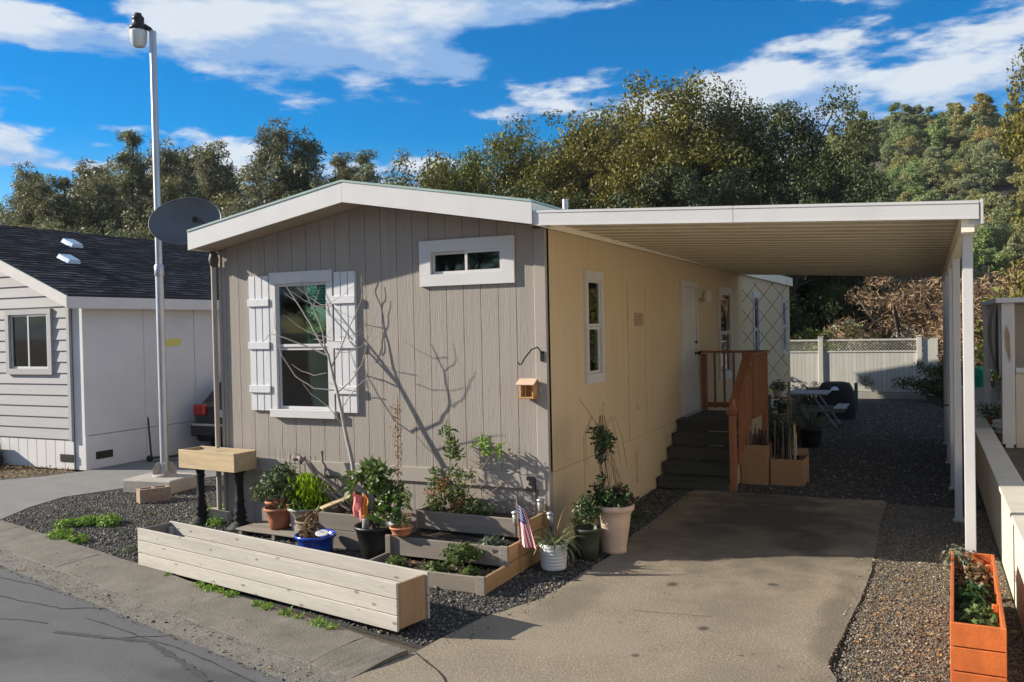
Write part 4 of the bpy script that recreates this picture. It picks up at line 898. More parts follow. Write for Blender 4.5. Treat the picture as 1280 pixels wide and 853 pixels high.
# ------------------------------------------------------------------ pallet and pots
pal = thing('low_pallet', 'low wooden pallet of grey boards under the flower pots', 'pallet', (-3.15, -.32, 0), R(-4))
for j in range(4): B('slat', (-.46, -.25+.125*j, .066), (.62, -.25+.125*j+.11, .088), m_bedgrey, pal)
for xx in (-.42, .08, .54): B('runner', (xx, -.24, .002), (xx+.05, .24, .065), m_bedgrey, pal)
t = thing('potted_shrub', 'leafy grey-green shrub in a brown terracotta pot on the pallet', 'potted plant', (-3.14, -.36, .088)); pot(t, .10, .15, .24, m_terra)
stems(t, (0, 0, .2), [(-.12, .02, .55), (.05, -.05, .6), (.12, .05, .5), (-.2, -.05, .42)], .012, m_bark); foliage(t, [(-.1, 0, .5), (.06, -.02, .58), (.14, .04, .5), (-.24, -.05, .42), (0, .08, .62), (-.02, -.12, .45), (-.3, .0, .34)], [.16, .15, .13, .1, .14, .12, .07], 1100, .06, .026, lm_shrub)
t = thing('empty_flower_pot', 'small bright terracotta pot standing behind the leafy shrub', 'flower pot', (-3.40, -.12, .0)); pot(t, .075, .10, .34, m_terrar)
t = thing('potted_lime_plant', 'vivid lime-green spiky plant in a pale grey pot', 'potted plant', (-2.83, -.24, .0)); pot(t, .17, .215, .34, m_gpot, rim=.018)
g = RNG(); n_ = 1500; ci = np.stack([g.normal(0, .10, n_)+.03, g.normal(0, .08, n_), np.zeros(n_)], 1); hh = g.uniform(.30, .68, n_)-np.abs(ci[:, 0])*.6; P = ci*np.array([1.15, 1.15, 0])+np.stack([g.normal(0, .012, n_), g.normal(0, .012, n_), hh], 1)
obj('foliage', leaf_mesh('foliage', P, np.stack([g.normal(0, .5, n_), g.normal(0, .5, n_), np.ones(n_)], 1), g.normal(size=(n_, 3)), .075, .016, lm_lime, g), t)
foliage(t, [(-.19, -.02, .42), (-.12, -.12, .40), (.2, -.05, .37), (0, -.17, .36)], [.11, .1, .08, .09], 500, .05, .014, lm_dkgreen, 'trailing_leaves')
t = thing('wicker_basket_planter', 'brown wicker basket of dried stems before the lime plant', 'basket', (-2.57, -.50, .0)); pot(t, .14, .175, .27, m_wicker, rim=.012, ribs=5, name='basket')
strap(t, (0, 0, .22), 60, .1, .2, .008, 1.0, 1.2, lm_dead, 'dried_stems'); foliage(t, [(0, 0, .27)], [.13], 260, .05, .018, lm_dead, squash=.6)
t = thing('blue_pot', 'glazed blue pot with dried plant and a white saucer', 'potted plant', (-2.25, -.86, .0)); pot(t, .165, .19, .215, m_blue, rim=.02)
foliage(t, [(-.07, 0, .22), (-.1, .04, .26)], [.1, .07], 260, .06, .022, lm_dead, squash=.7); o_ = MB().lathe([(.0, .0), (.06, .0), (.07, .012), (.06, .014), (0, .008)], 14).build('saucer', m_white, t); o_.location = (.11, -.03, .225); o_.rotation_euler = (R(14), R(8), 0)
t = thing('tall_black_pot', 'tall black plastic nursery pot with broad glossy leaves', 'potted plant', (-1.55, -.80, .0)); pot(t, .125, .20, .35, m_black, rim=.012)
stems(t, (0, 0, .3), [(.1, .05, .7), (-.06, .1, .85), (.2, -.04, .66), (-.2, .05, .82), (.05, -.1, .6)], .011, m_bark)
foliage(t, [(.1, .05, .7), (.2, 0, .6), (.14, -.06, .5), (.0, .05, .78), (.24, .04, .68)], [.15, .14, .13, .14, .1], 330, .10, .045, lm_shrub2)
foliage(t, [(-.08, .1, .86), (-.22, .05, .80), (-.3, .0, .72), (.05, .0, .84), (-.02, .05, .92)], [.1, .1, .07, .1, .07], 130, .15, .055, lm_vine, 'broad_leaves', upb=.8)
t = thing('garden_streamer', 'faded pink and orange cloth streamer on a stake in the black pot', 'streamer', (-1.66, -.86, .31)); MB().tube([(0, 0, 0), (.01, 0, .36)], .006, 6).build('stake', m_white, t)
for k, (mt, x0) in enumerate(((m_pink, -.11), (m_oran, .015))):
    m_ = MB(); nn = 8; wv = .125 if k == 0 else .07; vs = []
    for i in range(nn+1):
        for j in range(6): vs.append((x0+wv*j/5+.012*math.sin(i*.9), .03*math.sin(j*2.1+i*.25+k)-.02, .35-.245*i/nn+.02*math.sin(j*1.2)))
    m_.add(vs, [(i*6+j, i*6+j+1, (i+1)*6+j+1, (i+1)*6+j) for i in range(nn) for j in range(5)], True).build('cloth', mt, t)
o_ = MB().lathe([(.0, 0), (.03, 0), (.035, .12), (.03, .125), (.025, .01), (0, .008)], 14).build('clear_cup', m_acrylic); o_.location = (-1.58, -.92, .31); tag(o_, 'clear plastic cup tucked in the black nursery pot', 'cup')

# ------------------------------------------------------------------ terraced beds
tb = thing('terraced_bed', 'three-tier raised garden bed of weathered boards at the home corner', 'raised bed', (-.62, -.75, 0))
def tbb(name, a, b, mat, c=.005): o = B(name, a, b, mat, tb, c); o.location -= Vector((-.62, -.75, 0)); return o
TY = [-1.44, -.98, -.50]; XLF = -1.27
for j, yf in enumerate(TY):
    z0 = .15*j; tbb('front_board', (XLF+.01, yf, z0+(.004 if j == 0 else -.03)), (-.03, yf+.03, z0+.148), m_bedgrey)
    tbb('side_board', (-.029, yf+.012, z0+.004), (.001, -.06, z0+.148), m_bedside); tbb('side_board', (XLF-.02, yf+.012, z0+.004), (XLF+.009, -.06, z0+.148), m_bedgrey)
    tbb('corner_post', (-.075, yf-.034, .0 if j == 0 else z0-.03), (.012, yf-.002, z0+.165), m_bedgrey); tbb('corner_post', (XLF-.03, yf-.03, .0 if j == 0 else z0-.03), (XLF+.03, yf-.002, z0+.165), m_bedgrey)
    yb = TY[j+1] if j < 2 else -.06
    ng = 14; g = RNG(); vs = []
    for a in range(ng+1):
        for b in range(7): vs.append((XLF+.011+(-.031-XLF-.012)*a/ng+.62, yf+.031+(yb-yf-.032)*b/6+.75, z0+.085+g.uniform(-.014, .022)))
    MB().add(vs, [(a*7+b, (a+1)*7+b, (a+1)*7+b+1, a*7+b+1) for a in range(ng) for b in range(6)]).build('soil', m_soil, tb)
tbb('back_board', (XLF, -.058, .3), (-.03, -.04, .52), m_bedgrey)
lb = thing('low_raised_bed', 'plain two-board raised bed holding the bare sapling', 'raised bed', (-1.85, -.33, 0))
for a, b in (((-.56, -.27, .2), (.52, -.24, .37)), ((-.56, -.275, .005), (.52, -.245, .195)), ((-.56, -.239, .005), (-.53, .27, .37)), ((.49, -.239, .005), (.52, .27, .37))): B('board', a, b, m_bedgrey, lb)
g = RNG(); vs = [(-.53+1.02*a/10, -.24+.5*b/5, .31+g.uniform(-.02, .02)) for a in range(11) for b in range(6)]
MB().add(vs, [(a*6+b, (a+1)*6+b, (a+1)*6+b+1, a*6+b+1) for a in range(10) for b in range(5)]).build('soil', m_soil, lb)
o_ = MB().beam((0, 0, 0), (.24, .36, .12), .11, .02, c=.003).build('loose_plank', m_cedar); o_.location = (-2.45, -.50, .385); tag(o_, 'short loose cedar plank slanting across the low bed', 'plank')
litter('mulch', [(-2.38, -.55), (-1.36, -.55), (-1.36, -.1), (-2.38, -.1)], 700, .03, 'brown leaf mulch over soil below the bare sapling', 31, z=.325)
litter('mulch', [(-1.24, -1.4), (-.06, -1.4), (-.06, -1.0), (-1.24, -1.0)], 420, .03, 'brown leaf mulch in the lowest tier of the terraced bed', 32, z=.105)
for c_, r_, n_, lab, z in (((-.42, -1.08), .20, 500, 'bushy strawberry plant spilling over the middle tier board', .26), ((-.62, -1.24), .13, 240, 'low pale green seedlings in the lowest tier', .13), ((-1.05, -1.2), .11, 200, 'small dark rosette by the lowest tier post', .13), ((-.25, -1.25), .10, 180, 'low green leaves beside the front corner post', .13), ((-.3, -.72), .14, 260, 'pale sprouting leaves in the middle tier', .27)):
    o_ = foliage(None, [(0, 0, 0), (r_*.5, r_*.2, -.02), (-r_*.5, -.1*r_, -.03), (0, -r_*.5, -.05 if r_ > .18 else 0)], [r_*.62, r_*.5, r_*.5, r_*.5], n_, .05, .03, lm_vine if r_ != .14 else lm_grey, 'garden_plant', squash=.6, upb=.6); o_.location = (*c_, z); tag(o_, lab, 'plant')
# jasmine against the wall
t = thing('climbing_jasmine', 'young leafy climber on thin stems against the front siding', 'climber', (-.95, -.27, .38))
tips = [(-.11, .1, .88), (.31, .12, .80), (.45, .1, .72), (-.2, .05, .55), (.02, .08, .6), (.16, .1, .5), (.4, .05, .42), (.55, .0, .35)]
stems(t, (0, 0, 0), tips, .006, m_dry, sub=4, amp=.04)
foliage(t, [(-.12, .1, .84), (-.09, .1, .72), (-.02, .08, .6), (-.06, .08, .62)], [.07, .07, .07, .06], 150, .085, .026, lm_vine, 'upper_leaves', upb=0); foliage(t, [(.30, .12, .74), (.33, .1, .66), (.46, .1, .68)], [.07, .06, .05], 80, .09, .022, lm_weed, 'young_leaves', upb=0)
foliage(t, [(-.18, .0, .3), (-.08, .02, .2), (.06, -.02, .25), (.1, .0, .12), (-.2, -.02, .12), (.22, 0, .1), (.36, 0, .08), (-.02, .05, .42), (.14, .05, .4), (-.22, .0, .42)], [.13, .12, .13, .12, .12, .12, .09, .1, .08, .08], 1000, .055, .022, lm_vine)
foliage(t, [(-.2, -.03, .24), (.05, -.04, .16), (-.1, -.05, .32)], [.13, .14, .1], 130, .05, .022, leafmat('leaf_reddish', (.22, .06, .02), (.36, .16, .06)), 'reddish_leaves')
t = thing('dried_vine_stake', 'tall dried brown vine twined on a thin stake', 'dried plant', (-1.58, -.34, .32)); MB().tube([(0, 0, 0), (.0, .03, 1.28)], .006, 5).build('stake', m_dry, t)
m_ = MB(); pts = []
for i in range(60): a = i*.9; pts.append((.03*math.cos(a)*(1-.3*i/60), .03*math.sin(a)+.0005*i, 1.25*i/60))
m_.tube(pts, .004, 4).build('vine', m_dry, t); foliage(t, [(0, .01, .2*k_+.1) for k_ in range(6)], [.06]*6, 260, .035, .014, lm_dead, 'dried_leaves', squash=1.6)
t = thing('small_flower_pot', 'shallow terracotta bowl with a small green plant on the bed corner', 'potted plant', (-1.14, -.965, .316)); pot(t, .075, .105, .085, m_terrar, rim=.008, rimh=.02)
foliage(t, [(-.05, .02, .14), (-.07, 0, .17)], [.08, .06], 300, .035, .012, lm_dkgreen); stems(t, (.04, 0, .05), [(.07, .02, .4), (.02, .03, .34), (.1, 0, .3)], .005, m_dry); foliage(t, [(.06, .02, .38), (.09, 0, .3), (.05, 0, .12)], [.06, .05, .05], 60, .045, .02, lm_vine, 'stem_leaves')
# bare sapling
t = thing('bare_sapling', 'leafless pale-barked young tree with forking branches before the shuttered window', 'tree', (-1.966, -0.500, .30))
tr = MB(); O = Vector((-1.966, -0.500, .30))
def path(pts, r0, r1):
    P = [Vector(p)-O for p in pts]; out = []
    for i in range(len(P)-1):
        for k in range(3): out.append(P[i]+(P[i+1]-P[i])*k/3+Vector((random.uniform(-.006, .006),)*2+(0,)))
    out.append(P[-1]); tr.tube(out, [.72*(r0+(r1-r0)*i/(len(out)-1)) for i in range(len(out))], 6)
path([(-1.966, -0.5, 0.352), (-2.096, -0.418, 0.872), (-2.235, -0.353, 1.285), (-2.348, -0.301, 1.624), (-2.489, -0.261, 2.013)], .036, .018)
path([(-2.489, -0.261, 2.013), (-2.703, -0.244, 2.305), (-2.862, -0.221, 2.524), (-3.076, -0.212, 2.784), (-3.244, -0.23, 2.991)], .017, .004)
path([(-2.489, -0.261, 2.013), (-2.633, -0.176, 2.28), (-2.804, -0.109, 2.554), (-2.983, -0.068, 2.861)], .013, .004)
path([(-2.485, -0.261, 2.008), (-2.763, -0.281, 2.118), (-3.034, -0.32, 2.219), (-3.227, -0.348, 2.27), (-3.288, -0.38, 2.179)], .014, .004)
path([(-2.401, -0.299, 1.64), (-2.627, -0.341, 1.659), (-2.879, -0.365, 1.798), (-3.064, -0.354, 2.048), (-3.158, -0.326, 2.3), (-3.194, -0.296, 2.504)], .012, .003)
path([(-2.348, -0.302, 1.62), (-2.164, -0.311, 1.739), (-2.014, -0.302, 1.918), (-1.963, -0.269, 2.199), (-2.031, -0.24, 2.453)], .012, .004)
path([(-2.44, -0.26, 1.898), (-2.354, -0.186, 2.149), (-2.24, -0.119, 2.422), (-2.159, -0.08, 2.626)], .012, .005)
path([(-2.159, -0.08, 2.626), (-2.176, -0.059, 2.789), (-2.126, -0.068, 2.993)], .006, .003)
path([(-2.159, -0.08, 2.626), (-2.108, -0.086, 2.759), (-2.159, -0.095, 2.871)], .005, .003)
path([(-2.28, -0.327, 1.453), (-2.122, -0.377, 1.6), (-1.942, -0.409, 1.748), (-1.78, -0.437, 1.797)], .008, .003)
path([(-2.227, -0.357, 1.258), (-2.403, -0.372, 1.452), (-2.624, -0.395, 1.6), (-2.74, -0.395, 1.718)], .008, .003)
path([(-2.804, -0.109, 2.554), (-2.736, -0.05, 2.759), (-2.775, -0.032, 2.912)], .005, .002)
path([(-2.924, -0.218, 2.606), (-3.069, -0.164, 2.668), (-3.174, -0.14, 2.729)], .005, .002)
path([(-1.963, -0.269, 2.199), (-1.86, -0.282, 2.351), (-1.835, -0.26, 2.504)], .005, .002)
rgt = random.Random(17)
for k_ in range(9):
    b_ = Vector((rgt.uniform(-2.9, -2.0), rgt.uniform(-.42, -.14), rgt.uniform(1.7, 2.6)))
    t_ = min(1, (b_.z-1.3)/1.4); b_.x = -2.32-.30*t_+rgt.choice((-.32, -.12, .16, .30))*t_; d_ = Vector((rgt.choice((-1, 1))*rgt.uniform(.3, .65), rgt.uniform(-.12, .16), rgt.uniform(-.05, .22))); path([b_, b_+d_*.35+Vector((0, 0, -.03)), b_+d_*.7+Vector((0, 0, .02)), b_+d_+Vector((0, 0, .10))], .006, .0025)
tr.build('trunk', m_palebark, t)
# driftwood, wire cage
t = thing('driftwood', 'bleached driftwood branches leaning on the skirting', 'driftwood', (-2.55, -.16, .33)); m_ = MB(); rg = random.Random(9)
for a, b, r_ in (((.35, -.05, .0), (-.5, .02, .58), .022), ((.4, 0, -.02), (-.3, .05, .40), .028), ((.2, -.1, .0), (-.38, -.02, .5), .018), ((.3, -.12, .02), (-.2, -.05, .25), .024), ((-.1, 0, .3), (-.16, .02, .62), .02), ((-.38, 0, .5), (-.54, -.02, .56), .03), ((.1, -.06, .1), (-.25, -.08, .3), .016)):
    a = Vector(a); b = Vector(b); m_.tube([a+(b-a)*i/5+Vector((rg.uniform(-.03, .03), rg.uniform(-.02, .02), rg.uniform(-.03, .03))) for i in range(6)], [r_*rg.uniform(.6, 1.1) for i in range(6)], 6)
m_.build('branches', M('driftwood_grey', (.22, .18, .15), .85, .25, 10, stretch=(2, 2, 2)), t)
t = thing('wire_cage', 'thin wire plant support grid against the trim board', 'plant support', (-3.25, -.07, .2)); m_ = MB()
for i in range(6): m_.tube([(-.18+.072*i, 0, -.2), (-.18+.072*i, 0, .74)], .0022, 4)
for z in (.35, .48, .62): m_.tube([(-.19, -.004, z), (.19, -.004, z)], .0022, 4)
m_.build('wires', m_rust, t)

# ------------------------------------------------------------------ flag, solar lights, bird feeder, hook
t = thing('small_flag', 'small American flag hanging on a stick beside the terraced bed', 'flag', (.03, -.75, .018)); MB().tube([(0, 0, 0), (-.045, 0, .70)], .006, 6).build('stick', m_dry, t)
def flagv(u_, v_):       # u 0..1 down the drooping fly, v 0..1 across
    x_ = -.035+.17*v_*(.45+.55*u_)+.03*u_; y_ = -.012+.022*math.sin(v_*9+u_*2)*(.3+u_*.7); return (x_, y_, .64-.40*u_-.05*v_*(1-u_))
for s_ in range(13):
    m_ = MB(); vs = []
    for i in range(13):
        for q_ in (0, 1): vs.append(flagv(i/12, (s_+q_)/13))
    fs_ = [(2*i, 2*i+1, 2*i+3, 2*i+2) for i in range(12)]; cut = 5 if s_ < 9 else 0
    MB().add(vs[2*cut:], [(2*i, 2*i+1, 2*i+3, 2*i+2) for i in range(12-cut)], True).build('stripe', m_red if s_ % 2 == 0 else m_flagw, t)
m_ = MB(); vs = [flagv(i/12, j*.692/9) for i in range(6) for j in range(10)]
m_.add(vs, [(i*10+j, i*10+j+1, (i+1)*10+j+1, (i+1)*10+j) for i in range(5) for j in range(9)], True).build('canton', m_flagb, t)
m_ = MB(); rg = random.Random(4)
for i in range(5):
    for j in range(6):
        p = Vector(flagv(.03+.36*i/5+.02*(j % 2), .05+.6*j/6)); p.y -= .004
        m_.add([p+Vector((.005*math.cos(k_*1.2566), 0, .005*math.sin(k_*1.2566))) for k_ in range(5)], [(0, 1, 2, 3, 4)])
stuff(m_.build('stars', m_flagw, t))
def solar(loc, h, label):
    t = thing('solar_light', label, 'garden light', loc); MB().tube([(0, 0, 0), (0, 0, h)], .008, 6).build('stake', m_black, t)
    MB().lathe([(.0, h), (.022, h), (.032, h+.04), (.034, h+.11), (.0, h+.11)], 12).build('lens', m_acrylic, t); MB().lathe([(.0, h+.111), (.042, h+.111), (.042, h+.125), (.0, h+.14)], 12).build('cap', m_galv, t)
solar((-.13, -.53, .28), .12, 'clear solar stake light behind the small flag'); solar((-.04, -.14, .38), .07, 'clear solar stake light below the house number'); solar((.09, -.2, .0), .34, 'clear solar stake light behind the ribbed white pot')
t = thing('bird_feeder', 'little cedar house-shaped feeder fixed on the front siding', 'bird feeder', (-.17, -.09, 1.57))
B('floor_board', (-.085, -.06, 0), (.085, .06, .018), m_birdh, t); B('side_board', (-.075, -.05, .0185), (-.058, .05, .155), m_birdh, t); B('side_board', (.058, -.05, .0185), (.075, .05, .155), m_birdh, t); B('back_board', (-.057, .05, .0185), (.057, .063, .16), m_birdh, t)
for s_ in (-1, 1):
    m_ = MB().beam((-.10, s_*.045, .168), (.10, s_*.045, .168), .115, .012, Vector((0, s_*.55, 1))); m_.build('roof_board', m_birdr, t)
hk = MB().box((-.02, -.035, -.06), (.02, -.025, .04)).tube([(0, -.03, .02), (-.03, -.07, .08), (-.07, -.13, .06), (-.12, -.2, -.03), (-.135, -.23, -.08), (-.15, -.25, -.085), (-.16, -.255, -.06)], .007, 6).build('wall_hook', m_iron); hk.location = (-.04, 0, 2.0); tag(hk, 'black curled iron plant hook screwed on the corner board', 'hook')

# ------------------------------------------------------------------ pots at the corner
t = thing('ribbed_white_pot', 'white ribbed pot with arching spider plant', 'potted plant', (.24, -.50, .018)); pot(t, .115, .128, .24, m_wpot, rim=.003, rimh=.012, ribs=7); strap(t, (0, 0, .2), 75, .07, .36, .016, 1.05, 2.3, lm_spider, seg=7); strap(t, (-.02, .05, .2), 5, .03, .36, .01, 1.5, .5, lm_dead, 'dry_stalks')
t = thing('dark_green_pot', 'dark green pot of feathery dark shrub between white and peach pots', 'potted plant', (.40, -.02, .0)); pot(t, .10, .125, .31, m_dgpot, rim=.008); foliage(t, [(0, 0, .42), (-.05, .02, .5), (.06, 0, .48), (0, .03, .56), (-.08, -.02, .38)], [.11, .1, .1, .09, .08], 1100, .045, .012, lm_dkgreen)
t = thing('large_peach_pot', 'large peach ceramic pot with vine on a slim wire trellis', 'potted plant', (.575, .27, .018)); 
pr = [(0, 0), (.125, 0), (.128, .03), (.122, .045), (.142, .16), (.158, .26), (.17, .36), (.168, .375), (.178, .385), (.178, .40), (.19, .415), (.205, .425), (.21, .45), (.205, .475), (.192, .48), (.18, .465), (.168, .42)]
MB().lathe(pr, 32).build('pot', m_peach, t); MB().lathe([(.169, .43), (.1, .445), (0, .45)], 16).build('soil', m_soil, t)
m_ = MB(); rg = random.Random(12)
for k_ in range(3):
    for j in range(3):
        a = 2*math.pi*j/3+k_; m_.tube([(.09*math.cos(a), .09*math.sin(a), .42), (-.06+.07*math.cos(a), .06*math.sin(a), .85), (-.10+.02*math.cos(a), .02*math.sin(a), 1.36)], .004, 5)
m_.build('trellis', m_dry, t); m_ = MB()
for k_ in range(13):
    a = rg.uniform(0, 6.28); r_ = rg.uniform(.06, .16); pts = [(.1*math.cos(a), .1*math.sin(a), .43)]
    for i in range(1, 9): a += rg.uniform(-.5, .7); q_ = r_*(1-.55*i/8); pts.append((-.10*i/8+q_*math.cos(a), q_*math.sin(a), .43+.80*i/8+rg.uniform(-.03, .03)))
    m_.tube(pts, .0032, 4)
for k_ in range(6):
    a = rg.uniform(-1, 4); m_.tube([(-.1, 0, 1.2), (-.1+.12*math.cos(a), .1*math.sin(a), 1.35), (-.1+.2*math.cos(a), .15*math.sin(a), 1.15), (-.08+.22*math.cos(a), .18*math.sin(a), .85)], .003, 4)
m_.tube([(-.12, 0, 1.2), (-.26, -.02, 1.43), (-.34, -.03, 1.53)], .004, 4).tube([(-.1, 0, 1.3), (-.085, 0, 1.5)], .004, 4)
m_.build('vines', m_dry, t)
foliage(t, [(-.1, 0, 1.15), (-.13, -.04, 1.2), (-.06, -.03, 1.05), (-.02, -.05, 1.12), (-.17, 0, 1.08), (-.1, -.06, .95)], [.1, .09, .09, .08, .07, .07], 330, .06, .026, lm_dkgreen); foliage(t, [(-.12, -.06, .62), (-.04, -.1, .56), (.08, -.08, .52), (.14, -.05, .55), (-.14, 0, .5), (0, 0, .52), (.05, .05, .6), (-.08, -.1, .75)], [.1, .1, .1, .08, .09, .12, .1, .05], 700, .06, .03, lm_dkgreen, 'lower_leaves'); foliage(t, [(.12, -.05, .58), (.16, .0, .54)], [.08, .07], 120, .05, .03, leafmat('leaf_purplish', (.07, .03, .03), (.14, .09, .06)), 'purplish_leaves')
for c_, lab in (((.30, 1.0), 'grassy tuft by the side wall behind the peach pot'), ((.38, .72), 'grassy tuft close behind the peach pot'), ((.28, 1.75), 'dark leafy clump along the shaded skirting')):
    o_ = strap(None, (0, 0, 0), 60, .08, .3, .010, 1.1, 1.9, lm_vine if c_[1] < 1.5 else lm_dkgreen, 'grass_tuft'); o_.location = (*c_, .0); tag(o_, lab, 'plant')
litter('bed_weeds', [(.05, .4), (.5, .4), (.5, 3.6), (.05, 3.6)], 240, .05, 'small dark weeds in the gravel along the side skirting', 41, [lm_dkgreen, lm_shrub], lift=.06)

# ------------------------------------------------------------------ things beside the stairs
def crate(name, loc, sx, sy, h, label, rot=0, flaps=True):
    t = thing(name, label, 'cardboard box', loc, rot); th = .008
    B('side', (-sx/2, -sy/2, 0), (sx/2, -sy/2+th, h), m_card, t, .001); B('side', (-sx/2, sy/2-th, 0), (sx/2, sy/2, h), m_card, t, .001); B('side', (-sx/2, -sy/2+th, 0), (-sx/2+th, sy/2-th, h), m_card, t, .001); B('side', (sx/2-th, -sy/2+th, 0), (sx/2, sy/2-th, h), m_card, t, .001); B('bottom', (-sx/2+th, -sy/2+th, .001), (sx/2-th, sy/2-th, .01), m_card, t, .001)
    if flaps:
        m_ = MB().add([(-sx/2, sy/2, h), (sx/2, sy/2, h), (sx/2-.02, sy/2+.06, h+.09), (-sx/2+.02, sy/2+.06, h+.08)], [(0, 1, 2, 3)]).add([(sx/2, -sy/2, h), (sx/2, sy/2, h), (sx/2+.05, sy/2-.03, h+.07), (sx/2+.06, -sy/2+.03, h+.05)], [(0, 1, 2, 3)]); m_.build('flap', m_card, t)
    return t
crate('cardboard_box', (1.22, 4.66, .0), .37, .38, .56, 'taller brown cardboard box of wooden offcuts against the stairs', 0, False); crate('cardboard_box', (1.66, 4.75, .0), .44, .46, .37, 'lower open cardboard box next to the taller carton', R(-3))
sl_m = [M('slat_grey', (.18, .165, .14), .8, .2), M('slat_brown', (.15, .09, .05), .8, .2), M('slat_pale', (.34, .29, .21), .8, .2), M('slat_dark', (.03, .028, .026), .8, .2)]
rg = random.Random(6)
for i in range(30):
    lo = i < 14; bx = (1.075+.021*i) if lo else (1.475+.019*(i-14)); hh = rg.uniform(.68, .84) if lo else rg.uniform(.55, .90)
    y_ = rg.uniform(4.54, 4.62) if lo else rg.uniform(4.62, 4.72); wv = rg.uniform(.04, .14)
    m_ = MB().beam((0, 0, .02), (rg.uniform(-.02, .02), rg.uniform(.0, .08), hh), wv, .011, (1, 0, 0), .002).build('wood_offcut', sl_m[rg.randrange(4)]); m_.location = (bx, y_, 0)
    tag(m_, 'thin wooden offcut standing in the taller carton' if lo else 'thin wooden offcut leaning in the lower open carton', 'wood offcut', 'offcuts in the tall carton' if lo else 'offcuts in the low carton')
o_ = MB().cbox((-.1, -.1, 0), (.1, .1, .30), .02).lathe([(0, .30), (.05, .30), (.05, .36), (.06, .365), (.06, .39), (0, .39)], 12).build('dark_jug', m_black); o_.location = (1.74, 4.72, .02); tag(o_, 'dark lidded jug inside the lower open carton', 'jug')
t = thing('spiky_yucca', 'spiky strap-leaved yucca in a black pot in the gravel yard', 'potted plant', (1.5, 8.6, 0)); pot(t, .16, .19, .33, m_black, rim=.01); strap(t, (0, 0, .28), 70, .05, .62, .035, .95, .7, lm_yucca, seg=5)
# plant stand
t = thing('plant_stand', 'wooden step-ladder plant stand crowded with pots under the trellis', 'plant stand', (.92, 8.2, 0)); 
for s_ in (-.26, .26): MB().beam((s_, -.28, 0), (s_, .05, 1.2), .03, .05).build('leg', m_dry, t); MB().beam((s_, .36, 0), (s_, .08, 1.19), .03, .05).build('leg', m_dry, t)
for z_, yy in ((.35, -.2), (.62, -.12), (.90, -.04)): B('shelf', (-.25, yy-.02, z_), (.25, yy+.2, z_+.02), m_dry, t)
def small_pot(loc, r_, h_, pm_, lm_, lab, n_=220, sp=.14):
    t = thing('potted_plant', lab, 'potted plant', loc); pot(t, r_*.75, r_, h_, pm_, rim=.006, rimh=.02, n=14); foliage(t, [(0, 0, h_+sp*.5), (sp*.4, 0, h_+sp*.3), (-sp*.4, sp*.2, h_+sp*.4)], [sp, sp*.7, sp*.7], n_, .06, .025, lm_)
small_pot((.82, 8.08, .37), .08, .12, m_terra, lm_vine, 'trailing plant on the bottom shelf of the plant stand', 300, .18); small_pot((1.05, 8.16, .64), .07, .11, m_dgpot, lm_dkgreen, 'dark leafy plant on the middle shelf of the plant stand'); small_pot((.98, 8.24, .92), .08, .14, m_gpot, lm_grey, 'grey-green plant on the top shelf of the plant stand', 260, .14)
small_pot((1.12, 7.55, 0), .16, .3, m_black, lm_dkgreen, 'dark bushy plant on gravel before the plant stand', 420, .24); small_pot((.75, 7.35, 0), .14, .28, m_black, lm_dkgreen, 'low dark plant between stairs and plant stand', 380, .22); small_pot((1.22, 9.3, 0), .2, .36, m_terra, lm_dkgreen, 'bushy plant under the rear end of the trellis', 500, .3)
o_ = MB().lathe([(0, 0), (.08, 0), (.15, .06), (.16, .11), (.15, .11), (.13, .06), (0, .03)], 18).build('yellow_bowl', m_yellow); o_.location = (.78, 7.75, 1.0); tag(o_, 'bright yellow bowl perched behind the stair railing', 'bowl')
o_ = B('bowl_stool', (-.14, -.14, 0), (.14, .14, .995), m_step); o_.location += Vector((.78, 7.75, 0)); tag(o_, 'dark box pedestal under the yellow bowl', 'pedestal')
# diamond trellis hanging from the rear end of the carport
t = thing('diamond_trellis', 'brown expanding diamond lattice hung at the rear of the carport', 'trellis', (.5, 9.85, 1.2)); X0, X1, Z0, Z1 = -.42, .46, .0, 1.88; sp = .42
for d_ in (1, -1):
    c_ = -3.0
    while c_ < 3.2:
        # line z = d*x*1.25 + c clipped to the rectangle
        pts = []
        for x_ in (X0, X1):
            z_ = d_*x_*1.3+c_
            if Z0 <= z_ <= Z1: pts.append((x_, z_))
        for z_ in (Z0, Z1):
            x_ = (z_-c_)/(d_*1.3)
            if X0 < x_ < X1: pts.append((x_, z_))
        if len(pts) == 2:
            (xa, za), (xb, zb) = pts; MB().beam((xa, .006*d_, za), (xb, .006*d_, zb), .008, .017, (0, 1, 0), .001).build('slat', m_rust, t)
        c_ += sp
# picnic table, covered grill, green post
t = thing('picnic_table', 'grey wooden picnic table in the yard behind the yucca', 'picnic table', (1.08, 12.0, 0)); 
for i in range(5): B('top_board', (-.42, -.55+.155*i*1.4, .70), (.42, -.55+.155*i*1.4+.205, .735), m_bench, t)
for s_ in (-1, 1):
    for i in range(2): B('seat_board', (s_*.66-.12+.125*i, -.6, .405), (s_*.66-.005+.125*i, .6, .435), m_bench, t)
    for yy in (-.42, .40): MB().beam((s_*.12, yy, .69), (s_*.60, yy, .0), .035, .09, (0, 1, 0)).build('leg', m_bench, t)
for yy in (-.46, .36): B('cross_beam', (-.76, yy, .335), (.76, yy+.035, .40), m_bench, t)
t = thing('covered_grill', 'barbecue under a black fitted cover beside the picnic table', 'grill', (1.5, 13.5, 0)); m_ = MB(); pr = [(.42, .30, .02), (.43, .31, .3), (.40, .29, .6), (.34, .26, .76), (.30, .2, .83), (.16, .1, .86)]; vs = []; nn = 24
